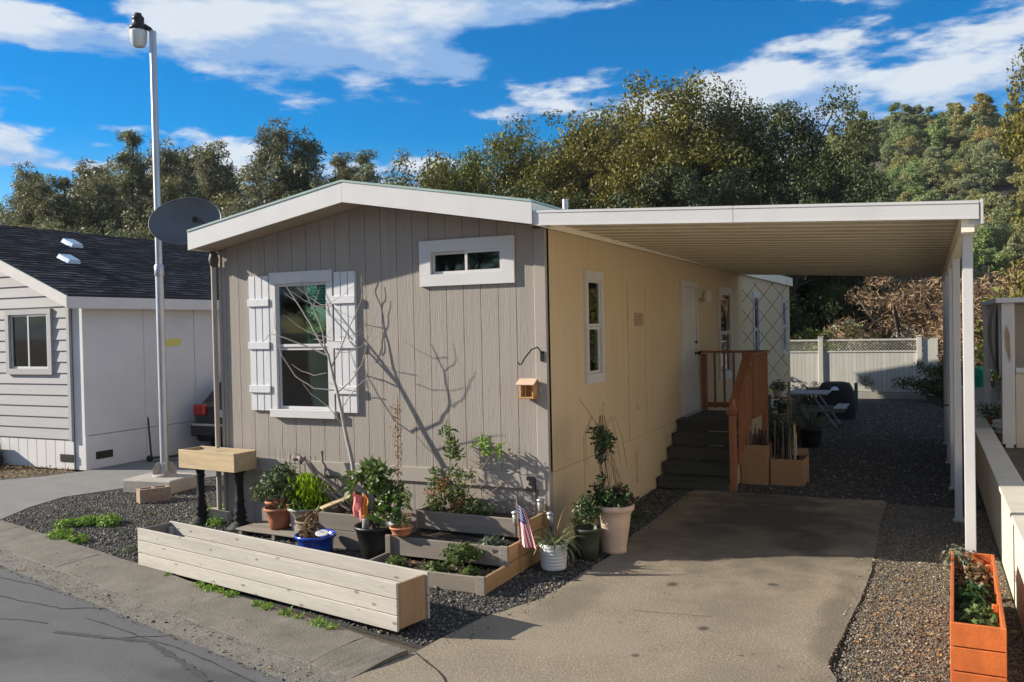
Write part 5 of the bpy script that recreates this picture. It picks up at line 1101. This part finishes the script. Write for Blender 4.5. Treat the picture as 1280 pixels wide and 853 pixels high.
for hx, hy, z_ in pr:
    for k_ in range(nn):
        a = 2*math.pi*k_/nn; ca, sa = math.cos(a), math.sin(a); e_ = .45; fx = math.copysign(abs(ca)**e_, ca); fy = math.copysign(abs(sa)**e_, sa); wob = 1+.03*math.sin(k_*2.7+z_*9); vs.append((hx*fx*wob, hy*fy*wob, z_))
m_.add(vs, [(i*nn+k_, i*nn+(k_+1) % nn, (i+1)*nn+(k_+1) % nn, (i+1)*nn+k_) for i in range(len(pr)-1) for k_ in range(nn)]+[tuple(range((len(pr)-1)*nn, len(pr)*nn))], True).build('cover', m_cover, t)
MB().add([(-.10, -.315, .68), (.10, -.315, .68), (.07, -.285, .74), (0, -.27, .77), (-.07, -.285, .74)], [(0, 1, 2, 3, 4)]).build('badge', m_galv, t)
o_ = B('green_post', (-.04, -.04, 0), (.04, .04, .70), m_green_p); o_.location += Vector((1.8, 15.5, 0)); tag(o_, 'short dark green post standing before the yard fence', 'post')

# ------------------------------------------------------------------ yard fence
t = thing('yard_fence', 'pale board fence with diamond lattice top closing the yard', 'fence', (1.3, 19.3, 0)); fx0, fx1 = -1.75, 2.0
B('footing', (-1.2, -.1, -.15), (2.1, .06, .17), m_concrete, t, .01)
for x_ in (-.72, 1.93): B('post', (x_-.07, -.07, .0), (x_+.07, .07, 1.78), m_fence, t, .01); B('post_cap', (x_-.085, -.085, 1.781), (x_+.085, .085, 1.805), m_fence, t, .008)
def fence_bay(a, b, zb):
    n_ = round((b-a)/.115); wv = (b-a)/n_
    for i in range(n_): B('board', (a+wv*i+.003, -.012, zb), (a+wv*(i+1)-.003, .012, 1.33), m_fence, t, .003)
    B('rail', (a, -.03, 1.335), (b, .03, 1.38), m_fence, t); B('rail', (a, -.03, 1.67), (b, .03, 1.72), m_fence, t); B('rail', (a, -.025, zb-.05), (b, .025, zb-.004), m_fence, t)
    m_ = MB(); c_ = a-.3
    while c_ < b:
        for d_ in (1, -1):
            x0_, x1_ = (c_, c_+.29) if d_ > 0 else (c_+.29, c_); z0_, z1_ = 1.381, 1.669
            def clip(xa, za, xb, zb_):
                if xa > xb: xa, za, xb, zb_ = xb, zb_, xa, za
                if xb <= a or xa >= b: return None
                sl = (zb_-za)/(xb-xa)
                if xa < a: za += sl*(a-xa); xa = a
                if xb > b: zb_ += sl*(b-xb); xb = b
                return xa, za, xb, zb_
            r_ = clip(x0_, z0_, x1_, z1_)
            if r_ and r_[2]-r_[0] > .02: m_.beam((r_[0], .008*d_, r_[1]), (r_[2], .008*d_, r_[3]), .008, .026, (0, 1, 0), .001)
        c_ += .088
    stuff(m_.build('lattice', m_fence, t))
fence_bay(-.649, 1.859, .24); fence_bay(-1.75, -.791, .24)
B('gate_panel', (2.02, -.02, .1), (2.4, .02, 1.72), m_fence, t)

# ------------------------------------------------------------------ retaining wall, orange planter
t = thing('retaining_wall', 'low cream rendered wall with flat cap beside the gravel strip', 'wall', (4.13, 2, 0)); MB().box((-.09, -9, -.1), (.10, 8.5, .665)).build('wall_face', m_retain, t)
for i in range(12): B('cap_block', (-.11, -9+1.46*i+.003, .667), (.12, -9+1.46*(i+1)-.003, .705), m_retop, t, .006)
sheet('neighbour_yard', [(4.25, -8), (14, -8), (14, 22), (4.25, 22)], .45, m_ground, .6)
t = thing('orange_planter', 'orange-stained long planter box with herbs against the cream wall', 'planter', (3.535, -2.14, .0), R(-1.5)); pw_, plen, phh = .30, 1.82, .45
for j in range(3):
    z0, z1 = .004+.149*j, .149*(j+1)-.003
    B('plank', (0, .023, z0), (.022, plen-.023, z1), m_orange, t); B('plank', (pw_-.022, .023, z0), (pw_, plen-.023, z1), m_orange, t); B('end_plank', (0, 0, z0), (pw_, .022, z1), m_orange, t); B('end_plank', (0, plen-.022, z0), (pw_, plen, z1), m_orange, t)
for (a, b) in ((.023, .5), (.023, plen-.3)): B('cleat', (pw_-.06, b, .1), (pw_-.023, b+.04, .43), m_orange, t)
g = RNG(); vs = [(.023+(pw_-.046)*a/4, .023+(plen-.046)*b/14, .33+g.uniform(-.02, .02)) for a in range(5) for b in range(15)]; MB().add(vs, [(a*15+b, (a+1)*15+b, (a+1)*15+b+1, a*15+b+1) for a in range(4) for b in range(14)]).build('soil', m_soil, t)
for c_, r_, n_, lm_, lab in (((3.62, -.42, .44), .13, 120, lm_grey, 'pale broad-leaved sprout at the rear of the orange planter'), ((3.72, -.75, .37), .13, 420, lm_dead, 'dried stubble in the orange planter'), ((3.70, -1.3, .37), .15, 420, lm_dkgreen, 'dark low herbs in the middle of the orange planter'), ((3.72, -1.75, .36), .12, 240, lm_vine, 'small green herbs at the front of the orange planter')):
    o_ = foliage(None, [(0, 0, 0), (.02, .16, 0), (-.02, -.16, .0)], [r_, r_*.8, r_*.8], n_, .05, .028, lm_, 'herb_plant', squash=.5, upb=.6); o_.location = c_; tag(o_, lab, 'plant')

# ------------------------------------------------------------------ neighbour's patio on the right
t = thing('patio_shelter', 'weathered white patio shelter with peeling post beyond the low wall', 'shelter', (4.6, 6.5, .45)); 
B('post', (-.23, -.55, .05), (-.07, -.43, 2.03), m_nwhite, t, .006); B('post_foot', (-.19, -.545, .0), (-.09, -.44, .9), m_nwhite, t)
MB().prism([(-.235+.1, 1.2), (-.12, 1.25), (-.13, 1.6), (-.165, 1.72), (-.19, 1.62), (-.18, 1.4)], 'y', -.556, -.551).build('peeled_patch', M('bare_wood_patch', (.34, .24, .14), .8, .2), t)
B('half_wall', (-.06, -.5, .0), (3.0, -.40, 1.05), m_retain, t); B('half_wall_cap', (-.06, -.55, 1.052), (3.0, -.36, 1.12), m_nwhite, t); B('window_post', (.10, -.5, 1.121), (.20, -.42, 2.0), m_nwhite, t)
B('roof_board', (-.30, -.62, 2.031), (3.2, 3.0, 2.10), m_nwhite, t); MB().box((-.25, -.3, 1.0), (-.22, 2.2, 2.02)).build('side_panel', m_nwhite, t); B('rear_post', (-.3, 2.4, 0), (-.2, 2.5, 2.03), m_nwhite, t); MB().box((.0, 1.9, 0), (3.1, 1.95, 2.02)).build('back_panel', m_nwhite, t)
m_ = MB(); nn = 10; vs = []
for i in range(nn+1):
    for j in range(8): vs.append((-.30-.05*math.sin(i*.5)+.012*math.sin(j*2.), -.42+.75*j/7+.05*i/nn, 1.98-1.25*i/nn-.1*math.sin(j*.8)*(i/nn)))
m_.add(vs, [(i*8+j, i*8+j+1, (i+1)*8+j+1, (i+1)*8+j) for i in range(nn) for j in range(7)], True).build('hanging_sheet', m_tarp, t)
t = thing('shepherd_barrel', 'pale stacked-rim barrel at the foot of the patio post', 'barrel', (4.42, 6.6, .45)); MB().lathe([(0, 0), (.10, 0), (.10, .12), (.14, .14), (.14, .17), (.11, .18), (.15, .21), (.15, .25), (.12, .26), (.14, .29), (.13, .32), (0, .34)], 16).build('body', m_wpot, t)
t = thing('teal_watering_can', 'bright teal garden can standing beyond the patio', 'watering can', (4.2, 9.5, 1.05)); MB().lathe([(0, 0), (.14, 0), (.15, .3), (.12, .36), (0, .37)], 14).build('body', m_teal, t); MB().tube([(.14, 0, .1), (.28, 0, .3), (.32, 0, .42)], .02, 6).build('spout', m_teal, t)
o_ = B('plinth', (-.25, -.25, .45), (.25, .25, 1.048), m_nwhite); o_.location += Vector((4.2, 9.5, 0)); tag(o_, 'pale plinth under the teal can beyond the patio', 'plinth')
small_pot((4.33, 7.6, .45), .13, .25, m_terra, lm_vine, 'leafy pot plant at the neighbour side of the low wall', 300, .2)

# unseen home added right of frame to bounce warm light on the side wall
m_nc = M('unseen_bounce_home_siding', (.76, .68, .54), .75, .06, 2, coord='World', dirt=.15, dirtcol=(.45, .4, .32))
t = thing('unseen_bounce_home', 'unseen cream mobile home added to bounce light on the side wall', 'house', (7.7, 1, .45)); MB().box((0, -8, 0), (4.2, 9, 2.7)).build('wall', m_nc, t)
MB().prism([(-.3, 2.68), (4.5, 2.68), (4.5, 2.82), (2.1, 3.3), (-.3, 2.82)], 'y', -8.3, 9.3).build('roof', m_nfascia, t)
for y_ in (-6, -3, 2, 6): B('window', (-.03, y_, 1.1), (.01, y_+.9, 2.1), m_white, t); MB().box((-.034, y_+.07, 1.17), (-.031, y_+.83, 2.03)).build('pane', m_carglass, t)
# ------------------------------------------------------------------ parked car and scooter
car = thing('parked_car', 'black hatchback parked nose-in between the two houses', 'car', (-8.2, 4.2, .008), R(2))
prof = [(.0, .42), (.02, .62), (.06, .90), (.22, .98), (.62, 1.40), (.85, 1.46), (1.9, 1.47), (2.7, 1.05), (3.6, .92), (4.1, .78), (4.2, .45), (4.15, .25), (.08, .25)]
def car_body(pr, hw, taper):
    vs = []; n = len(pr)
    for sx in (-1, -.9, 0, .9, 1):
        for (y_, z_) in pr:
            k_ = 1-taper*max(0, (z_-.95)/.5)*.2; ed = .0 if abs(sx) < 1 else .035
            vs.append((hw*sx*k_, y_+(ed if y_ < 2 else -ed), z_-(ed if z_ > .5 else -ed*.3)))
    fs = [(i*n+j, i*n+(j+1) % n, (i+1)*n+(j+1) % n, (i+1)*n+j) for i in range(4) for j in range(n)]+[tuple(range(n)), tuple(4*n+j for j in reversed(range(n)))]
    return MB().add(vs, fs)
car_body(prof, .87, 1).build('body', m_carblack, car)
MB().add([(-.66, .255, 1.0), (.66, .255, 1.0), (.58, .60, 1.375), (-.58, .60, 1.375)], [(0, 1, 2, 3)]).build('rear_window', m_carglass, car)
for s_ in (-1, 1):
    MB().add([(s_*.84, .45, 1.0), (s_*.84, 2.6, 1.02), (s_*.735, 1.9, 1.40), (s_*.735, .85, 1.40)], [(0, 1, 2, 3)]).build('side_window', m_carglass, car)
    MB().cbox((s_*.70-.14, -.015, .74), (s_*.70+.14, .10, .95), .03).build('tail_light', m_tail, car)
    for yy in (.75, 3.3):
        w_ = MB().lathe([(.0, -.1), (.19, -.1), (.30, -.09), (.32, -.05), (.32, .05), (.30, .09), (.19, .1), (.0, .1)], 20).build('wheel', m_rubber, car); w_.rotation_euler = (0, R(90), 0); w_.location = (s_*.80, yy, .315)
        r_ = MB().lathe([(0, .101), (.17, .101), (.19, .09)], 14).build('rim', m_galv, w_)
B('bumper', (-.86, -.07, .36), (.86, .05, .60), m_carblack, car, .04); B('chrome_strip', (-.80, -.085, .56), (.80, -.071, .60), m_chrome, car, .005); B('licence_plate', (-.26, -.03, .72), (.26, -.012, .86), m_white, car)
t = thing('kick_scooter', 'small black kick scooter leaning at the white side wall', 'scooter', (-9.12, 3.25, .01), R(50)); MB().tube([(0, 0, .08), (-.04, 0, .78)], .016, 8).build('stem', m_black, t); MB().tube([(-.04, -.20, .78), (-.04, .20, .78)], .014, 8).build('handlebar', m_black, t); B('deck', (.02, -.055, .06), (.52, .055, .085), m_black, t)
for x_ in (-.03, .56): w_ = MB().lathe([(0, -.015), (.05, -.015), (.06, 0), (.05, .015), (0, .015)], 14).build('wheel', m_rubber, t); w_.rotation_euler = (R(90), 0, 0); w_.location = (x_, 0, .06)

# ------------------------------------------------------------------ trees and shrubs
lt_oak = leafmat('oak_leaves', (.078, .092, .017), (.205, .19, .04), .25, objvar=[(1, 1, 1), (1.15, .98, .8), (.8, .95, .85)])
lt_dark = leafmat('evergreen_leaves', (.024, .036, .012), (.075, .092, .028), .15, objvar=[(1, 1, 1), (1.3, 1.25, 1), (.8, .9, .9)])
lt_pine = leafmat('grey_pine_needles', (.10, .115, .06), (.22, .22, .12), .3, objvar=[(1, 1, 1), (1.15, 1.0, .75), (.8, .95, .9)])
lt_hill = leafmat('hillside_leaves', (.19, .205, .095), (.37, .36, .17), .3, objvar=[(.7, .95, .85), (1, 1, 1), (.75, 1.05, .75), (1.15, 1.05, .8), (.85, .95, 1.0), (.7, .85, .8), (1.35, 1.02, .75)])
lt_brush = leafmat('brown_brush', (.20, .125, .07), (.42, .29, .17), .25)
lt_bushg = leafmat('bright_bush', (.10, .16, .02), (.24, .30, .05), .3)
lt_silver = leafmat('silver_bush', (.12, .13, .10), (.26, .26, .20), .2)
m_oakbark = M('oak_bark', (.075, .06, .048), .95, .3, 4, stretch=(3, 3, .5), bump=.5, bscale=15)

def tree_mesh(seed, H, Rr, ncl, nleaf, ls, ws, kind, mat):
    g = np.random.default_rng(seed); cen = []; rad = []
    if kind == 'oak':
        lob = [(g.uniform(0, 6.28), g.uniform(.25, .75)*Rr, g.uniform(.45, .85)*H, g.uniform(.34, .55)*Rr) for _ in range(8)]+[(0, 0, .78*H, .5*Rr)]
        for k in range(ncl):
            a, rr, z, lr = lob[g.integers(len(lob))]; d = unit(g.normal(size=(1, 3)))[0]
            cen.append(np.array([rr*math.cos(a), rr*math.sin(a), z])+d*lr*np.array([1, 1, .85])*g.uniform(.55, 1.0)); rad.append(g.uniform(.09, .20)*Rr)
        for k in range(ncl//4):
            a = g.uniform(0, 6.28); r_ = Rr*g.uniform(.3, .9); cen.append(np.array([r_*math.cos(a), r_*math.sin(a), H*g.uniform(.18, .45)])); rad.append(g.uniform(.1, .2)*Rr)
    elif kind == 'pine':
        for k in range(ncl):
            t_ = g.uniform(.22, 1.0)**.8; a = g.uniform(0, 6.28); r_ = Rr*(1.08-t_)**.7*g.uniform(.25, 1.0); cen.append(np.array([r_*math.cos(a), r_*math.sin(a), H*t_])); rad.append(Rr*g.uniform(.07, .19))
    else:                                                   # low rounded bush reaching the ground
        for k in range(ncl):
            d = unit(g.normal(size=(1, 3)))[0]; d[2] = abs(d[2]); cen.append(d*np.array([Rr, Rr, H*.8])*g.uniform(.35, 1.0)+np.array([0, 0, H*.08])); rad.append(g.uniform(.10, .27)*Rr)
    cen = np.array(cen); rad = np.array(rad)
    P, D, Nn, l_, w_ = clump_leaves(g, cen, rad, nleaf, ls, ws, squash=.75, shell=.45, upb=.25)
    crown = leaf_mesh('crown', P, D, Nn, l_, w_, mat, g, .08)
    tm = MB(); rg = random.Random(seed)
    if kind != 'bush':
        ht = H*(.55 if kind == 'oak' else .97); ax = [Vector((rg.uniform(-.03, .03)*H*i/5, rg.uniform(-.03, .03)*H*i/5, ht*i/5)) for i in range(6)]; r0 = H*.028 if kind == 'oak' else H*.014
        tm.tube(ax, [r0*(1.25 if i == 0 else 1-.15*i) for i in range(6)], 8)
        for c in cen[np.argsort(-rad)][:(40 if kind == 'oak' else 26)]:
            c = Vector(c); b = ax[2]*.6+ax[3]*.4 if kind == 'oak' else Vector((0, 0, max(.5, c.z-rg.uniform(.1, .5)*math.hypot(c.x, c.y))))
            b = b.lerp(ax[4], rg.random()*.6) if kind == 'oak' else b; mid = b.lerp(c, .55)+Vector((rg.uniform(-.05, .05)*H, rg.uniform(-.05, .05)*H, rg.uniform(0, .05)*H)); tm.tube([b, mid, c], [r0*.4, r0*.25, r0*.08], 5)
    else:
        for c in cen[:16]: c = Vector(c); tm.tube([(0, 0, 0), c*.5+Vector((0, 0, .1*H)), c], [.03*H, .02*H, .008*H], 5)
    return crown, tm.mesh('trunk', m_oakbark)
ARCH = {
    'oak_a': tree_mesh(1, 10, 4.6, 170, 44000, .13, .08, 'oak', lt_oak), 'oak_b': tree_mesh(2, 10, 4.0, 150, 38000, .13, .08, 'oak', lt_oak),
    'dark_a': tree_mesh(3, 10, 4.6, 160, 42000, .13, .075, 'oak', lt_dark), 'dark_b': tree_mesh(4, 10, 4.2, 140, 38000, .13, .075, 'oak', lt_dark),
    'pine_a': tree_mesh(5, 10, 2.6, 120, 11000, .24, .05, 'pine', lt_pine), 'pine_b': tree_mesh(6, 10, 2.1, 85, 7500, .24, .05, 'pine', lt_pine),
    'mix_a': tree_mesh(7, 10, 3.8, 130, 20000, .19, .09, 'oak', lt_pine),
    'mix_b': tree_mesh(17, 10, 4.2, 110, 16000, .19, .09, 'oak', lt_pine),
    'hill_a': tree_mesh(8, 6, 3.0, 190, 14000, .24, .15, 'oak', lt_hill), 'hill_b': tree_mesh(9, 6, 3.0, 170, 14000, .24, .15, 'bush', lt_hill), 'hill_c': tree_mesh(10, 8, 2.6, 60, 5000, .45, .16, 'pine', lt_hill),
    'brush': tree_mesh(11, 3, 1.9, 90, 16000, .15, .022, 'bush', lt_brush), 'bush': tree_mesh(12, 2.2, 1.5, 50, 6000, .10, .06, 'bush', lt_bushg), 'dbush': tree_mesh(13, 2.4, 1.5, 50, 7000, .09, .05, 'bush', lt_dark), 'silver': tree_mesh(14, 1.8, 1.4, 45, 6000, .08, .04, 'bush', lt_silver),
}
trng = random.Random(21)
def tree(arch, x, y, h, name, label, cat, group=None, wide=1., z=None, rot=None):
    cr, tk = ARCH[arch]; base = {'h': 6, 'b': 3}.get(arch[0], 10)
    base = {'hill_a': 6, 'hill_b': 6, 'hill_c': 8, 'brush': 3, 'bush': 2.2, 'dbush': 2.4, 'silver': 1.8}.get(arch, 10); s = h/base
    if z is None: z = float(hill_h(np.array(x), np.array(y))*np.clip((y-24)/12, 0, 1))-.1
    t = thing(name, label, cat, (x, y, z), trng.uniform(0, 6.28) if rot is None else rot, group); t.scale = (s*wide, s*wide, s)
    obj('trunk', tk, t); obj('crown', cr, t); return t
OAKL = 'tall yellow-green oak in the row behind the mobile home'; DKL = 'dark evergreen oak in the thicket behind the carport'
for a, x, y, h, w_ in (('oak_b', -14.2, 22.5, 10.2, .85), ('oak_a', -11.2, 26.5, 11.6, .95), ('oak_b', -8.3, 24.5, 11.0, .85), ('oak_a', -6.6, 28.5, 12.5, 1.0), ('oak_b', -4.2, 29.0, 12.0, .8), ('oak_a', -10.0, 32, 11.5, .9), ('oak_a', -13.0, 25.5, 10.8, .85)):
    if h > 12.4: tree(a, x, y, h, 'oak_tree', 'tallest yellow-green oak behind the mobile home', 'tree', None, w_)
    else: tree(a, x, y, h, 'oak_tree', 'yellow-green oak, lower than the tallest, behind the mobile home', 'tree', 'oaks behind the mobile home', w_)
for a, x, y, h, w_ in (('dark_a', -2.6, 28.4, 11.6, .8), ('dark_b', -1.2, 26.8, 10.2, .7), ('dark_a', -.3, 29.4, 8.3, .62), ('dark_b', -5.6, 23.2, 8.0, 1.0), ('dark_a', -9.0, 21.5, 7.6, .95), ('dark_b', -1.4, 23.4, 7.8, 1.0), ('dark_a', -12.2, 23.0, 7.4, .95), ('dark_b', .6, 24.8, 5.4, .9), ('dark_a', -3.6, 25.0, 8.4, 1.0)):
    tree(a, x, y, h, 'evergreen_oak', DKL, 'tree', 'evergreen oaks behind the carport', w_)
tree('oak_a', 8.2, 17.5, 11.5, 'oak_tree', 'yellow-leaved oak reaching in beyond the patio shelter', 'tree', None, .58)
LPL = 'slender grey pine in the wood behind the neighbouring house'; LML = 'broad grey-green tree in the wood behind the neighbouring house'
for a, x, y, h in (('mix_a', -43.4, 22.8, 10), ('pine_a', -47.5, 28.6, 13), ('pine_b', -36.8, 22.7, 10.5), ('pine_a', -39.6, 26.9, 12.2), ('pine_b', -35.9, 26.4, 13.4), ('pine_a', -35.9, 28.7, 13.2), ('pine_a', -38.4, 33, 14), ('pine_b', -32.6, 30.2, 11.8), ('pine_a', -27.4, 28.3, 13.3), ('pine_a', -26.4, 29.4, 12.8), ('mix_a', -32.7, 32.4, 12.6), ('pine_b', -25.6, 31.6, 12), ('pine_b', -35.3, 45.5, 14.5), ('pine_b', -37.0, 50.3, 16.5), ('mix_a', -29.3, 42.8, 12.5), ('mix_a', -25.2, 39.3, 11.6), ('mix_a', -41, 37.3, 13.5), ('mix_a', -34.3, 18.3, 8.4), ('mix_a', -28.1, 17.8, 7.0), ('mix_a', -25.8, 18.4, 6.6), ('mix_a', -23.2, 20.7, 7.2), ('mix_a', -21.1, 22.4, 8.2), ('mix_a', -23.0, 29.2, 9.6), ('mix_a', -18.8, 25.5, 8.2), ('mix_a', -38.5, 23.5, 9.0), ('mix_a', -31.5, 22.5, 9.2), ('mix_a', -29.0, 25.0, 10), ('mix_a', -20.0, 33.0, 10.4), ('mix_a', -46, 33, 11.5), ('mix_a', -40.3, 21.5, 9.2), ('pine_a', -52.4, 30.0, 10.7), ('pine_a', -38.2, 22.6, 10.6), ('mix_a', -48.5, 29.1, 11.8), ('mix_a', -39.3, 24.6, 10.2), ('mix_a', -51.6, 33.3, 12.0), ('pine_a', -35.6, 24.2, 10.5), ('pine_a', -43.0, 30.0, 11.3), ('mix_b', -35.6, 27.0, 12.7), ('mix_a', -45.2, 33.8, 14.9), ('pine_a', -32.1, 25.5, 10.5), ('mix_b', -43.2, 35.5, 13.8), ('mix_a', -32.4, 27.2, 11.3), ('mix_a', -39.2, 35.1, 12.1), ('mix_a', -31.2, 28.9, 11.0), ('mix_b', -37.0, 35.4, 13.1), ('mix_a', -27.6, 27.9, 10.9), ('mix_a', -34.2, 34.4, 14.0), ('mix_a', -25.5, 27.1, 11.6), ('mix_b', -34.3, 37.6, 13.6), ('mix_a', -26.0, 30.1, 11.4), ('mix_b', -34.3, 42.7, 12.6), ('mix_b', -25.1, 31.2, 9.8), ('pine_a', -29.2, 37.6, 12.2), ('mix_a', -22.3, 31.0, 9.6), ('mix_b', -30.2, 43.5, 11.7), ('mix_b', -21.1, 31.9, 10.3), ('mix_a', -27.7, 43.4, 12.2), ('pine_a', -31.0, 27.5, 12.5)):
    p = a[0] == 'p'; tree(a, x, y, h, 'grey_pine' if p else 'wood_tree', LPL if p else LML, 'tree', 'pines behind the neighbouring house' if p else 'broad trees behind the neighbouring house', 1.0 if p else 1.1, z=-.1)
for x, y, h in ((-30.5, 14.3, 3.4), (-24.5, 14.6, 3.8), (-19.5, 16.6, 3.6), (-36, 16, 4.2), (-17.0, 21, 4.0)): tree('bush', x, y, h, 'leafy_shrub', 'bright green shrub between the neighbouring roof and the wood', 'shrub', 'shrubs behind the neighbouring house', 1.3)
# wooded hillside on the right
hr = random.Random(77); n_ = 0
while n_ < 400:
    y = hr.uniform(70, 142); x = hr.uniform(-15, 15)*(y+8)/100+4+(y-42)*.08
    
    a = hr.choices(['hill_a', 'hill_b', 'hill_c'], [.45, .38, .17])[0]; top_ = y > 108
    if top_ and hr.random() < .25: a = 'hill_c'
    h = hr.uniform(2.3, 4.4)*(1.25 if a == 'hill_c' else 1.0)
    tree(a, x, y, h, 'hillside_pine' if a == 'hill_c' else 'hillside_tree', 'airy pointed tree on the wooded hillside beyond the carport' if a == 'hill_c' else 'rounded tree on the wooded hillside beyond the carport', 'tree', 'pointed trees on the hillside' if a == 'hill_c' else 'rounded trees on the hillside', 1.15); n_ += 1
# brush behind the yard fence
for a, x, y, h, nm, lab in (('brush', 2.8, 22.4, 4.4, 'dry_brush', 'reddish dry brush behind the lattice fence by the carport posts'), ('brush', 4.4, 23.5, 5.0, 'dry_brush', 'tall pinkish dry brush behind the patio shelter'), ('brush', 5.6, 22.2, 4.6, 'dry_brush', 'wide tan dry brush at the patio roof edge'), ('silver', 1.5, 21.2, 2.4, 'silver_shrub', 'silvery shrub just behind the lattice fence'), ('bush', .9, 21.6, 2.5, 'leafy_shrub', 'lime-tinted shrub just behind the lattice fence'), ('dbush', -.4, 20.9, 2.6, 'dark_shrub', 'dark shrub at the rear corner of the mobile home'), ('dbush', 4.0, 18.2, 1.9, 'dark_shrub', 'dark shrub at the far end of the carport posts'), ('silver', 2.6, 21.3, 2.2, 'silver_shrub', 'greyish shrub behind the fence end post'), ('brush', -.2, 21.9, 2.4, 'dry_brush', 'low bare twiggy brush over the fence beside the home'), ('bush', 7.2, 20.5, 4.2, 'leafy_shrub', 'green shrub beyond the patio shelter roof'), ('brush', 3.4, 26.0, 5.2, 'dry_brush', 'high tan brush on the bank above the fence'), ('dbush', 1.8, 25.4, 4.6, 'dark_shrub', 'large dark shrub on the bank above the fence'), ('bush', 4.6, 28.0, 5.0, 'leafy_shrub', 'olive shrub high on the bank beyond the carport posts'), ('silver', 5.6, 26.0, 4.0, 'silver_shrub', 'pale shrub on the bank behind the patio roof'), ('dbush', 2.6, 31.0, 5.5, 'dark_shrub', 'dark shrub at the foot of the wooded hillside'), ('dbush', .6, 16.8, .95, 'dark_shrub', 'low dark bush at the rear wall corner')):
    tree(a, x, y, h, nm, lab, 'shrub', None, 1.1)

for a, x, y, h in (('dark_a', -3, -34, 9), ('oak_a', -11, -36, 11), ('dark_b', 5, -36, 10), ('oak_b', 13, -34, 9), ('dark_a', -20, -33, 10), ('mix_a', 21, -34, 11), ('dark_b', -29, -35, 11)):  # unseen row added behind the camera to fill the window reflections
    tree(a, x, y, h, 'unseen_street_tree', 'unseen tree added across the road for the windows to reflect', 'tree', 'unseen trees added across the road', 1.1, z=-.1)
# ------------------------------------------------------------------ thin valley haze
hm = bpy.data.materials.new('valley_haze'); hm.use_nodes = True; hn_ = hm.node_tree.nodes; hn_.clear()
ho = hn_.new('ShaderNodeOutputMaterial'); pv = hn_.new('ShaderNodeVolumePrincipled'); pv.inputs['Color'].default_value = (.88, .93, 1, 1); pv.inputs['Density'].default_value = .00022; pv.inputs['Anisotropy'].default_value = .1
hm.node_tree.links.new(pv.outputs[0], ho.inputs['Volume'])
stuff(MB().box((-1200, -1200, -1.2), (1200, 1200, 42)).build('haze', hm))
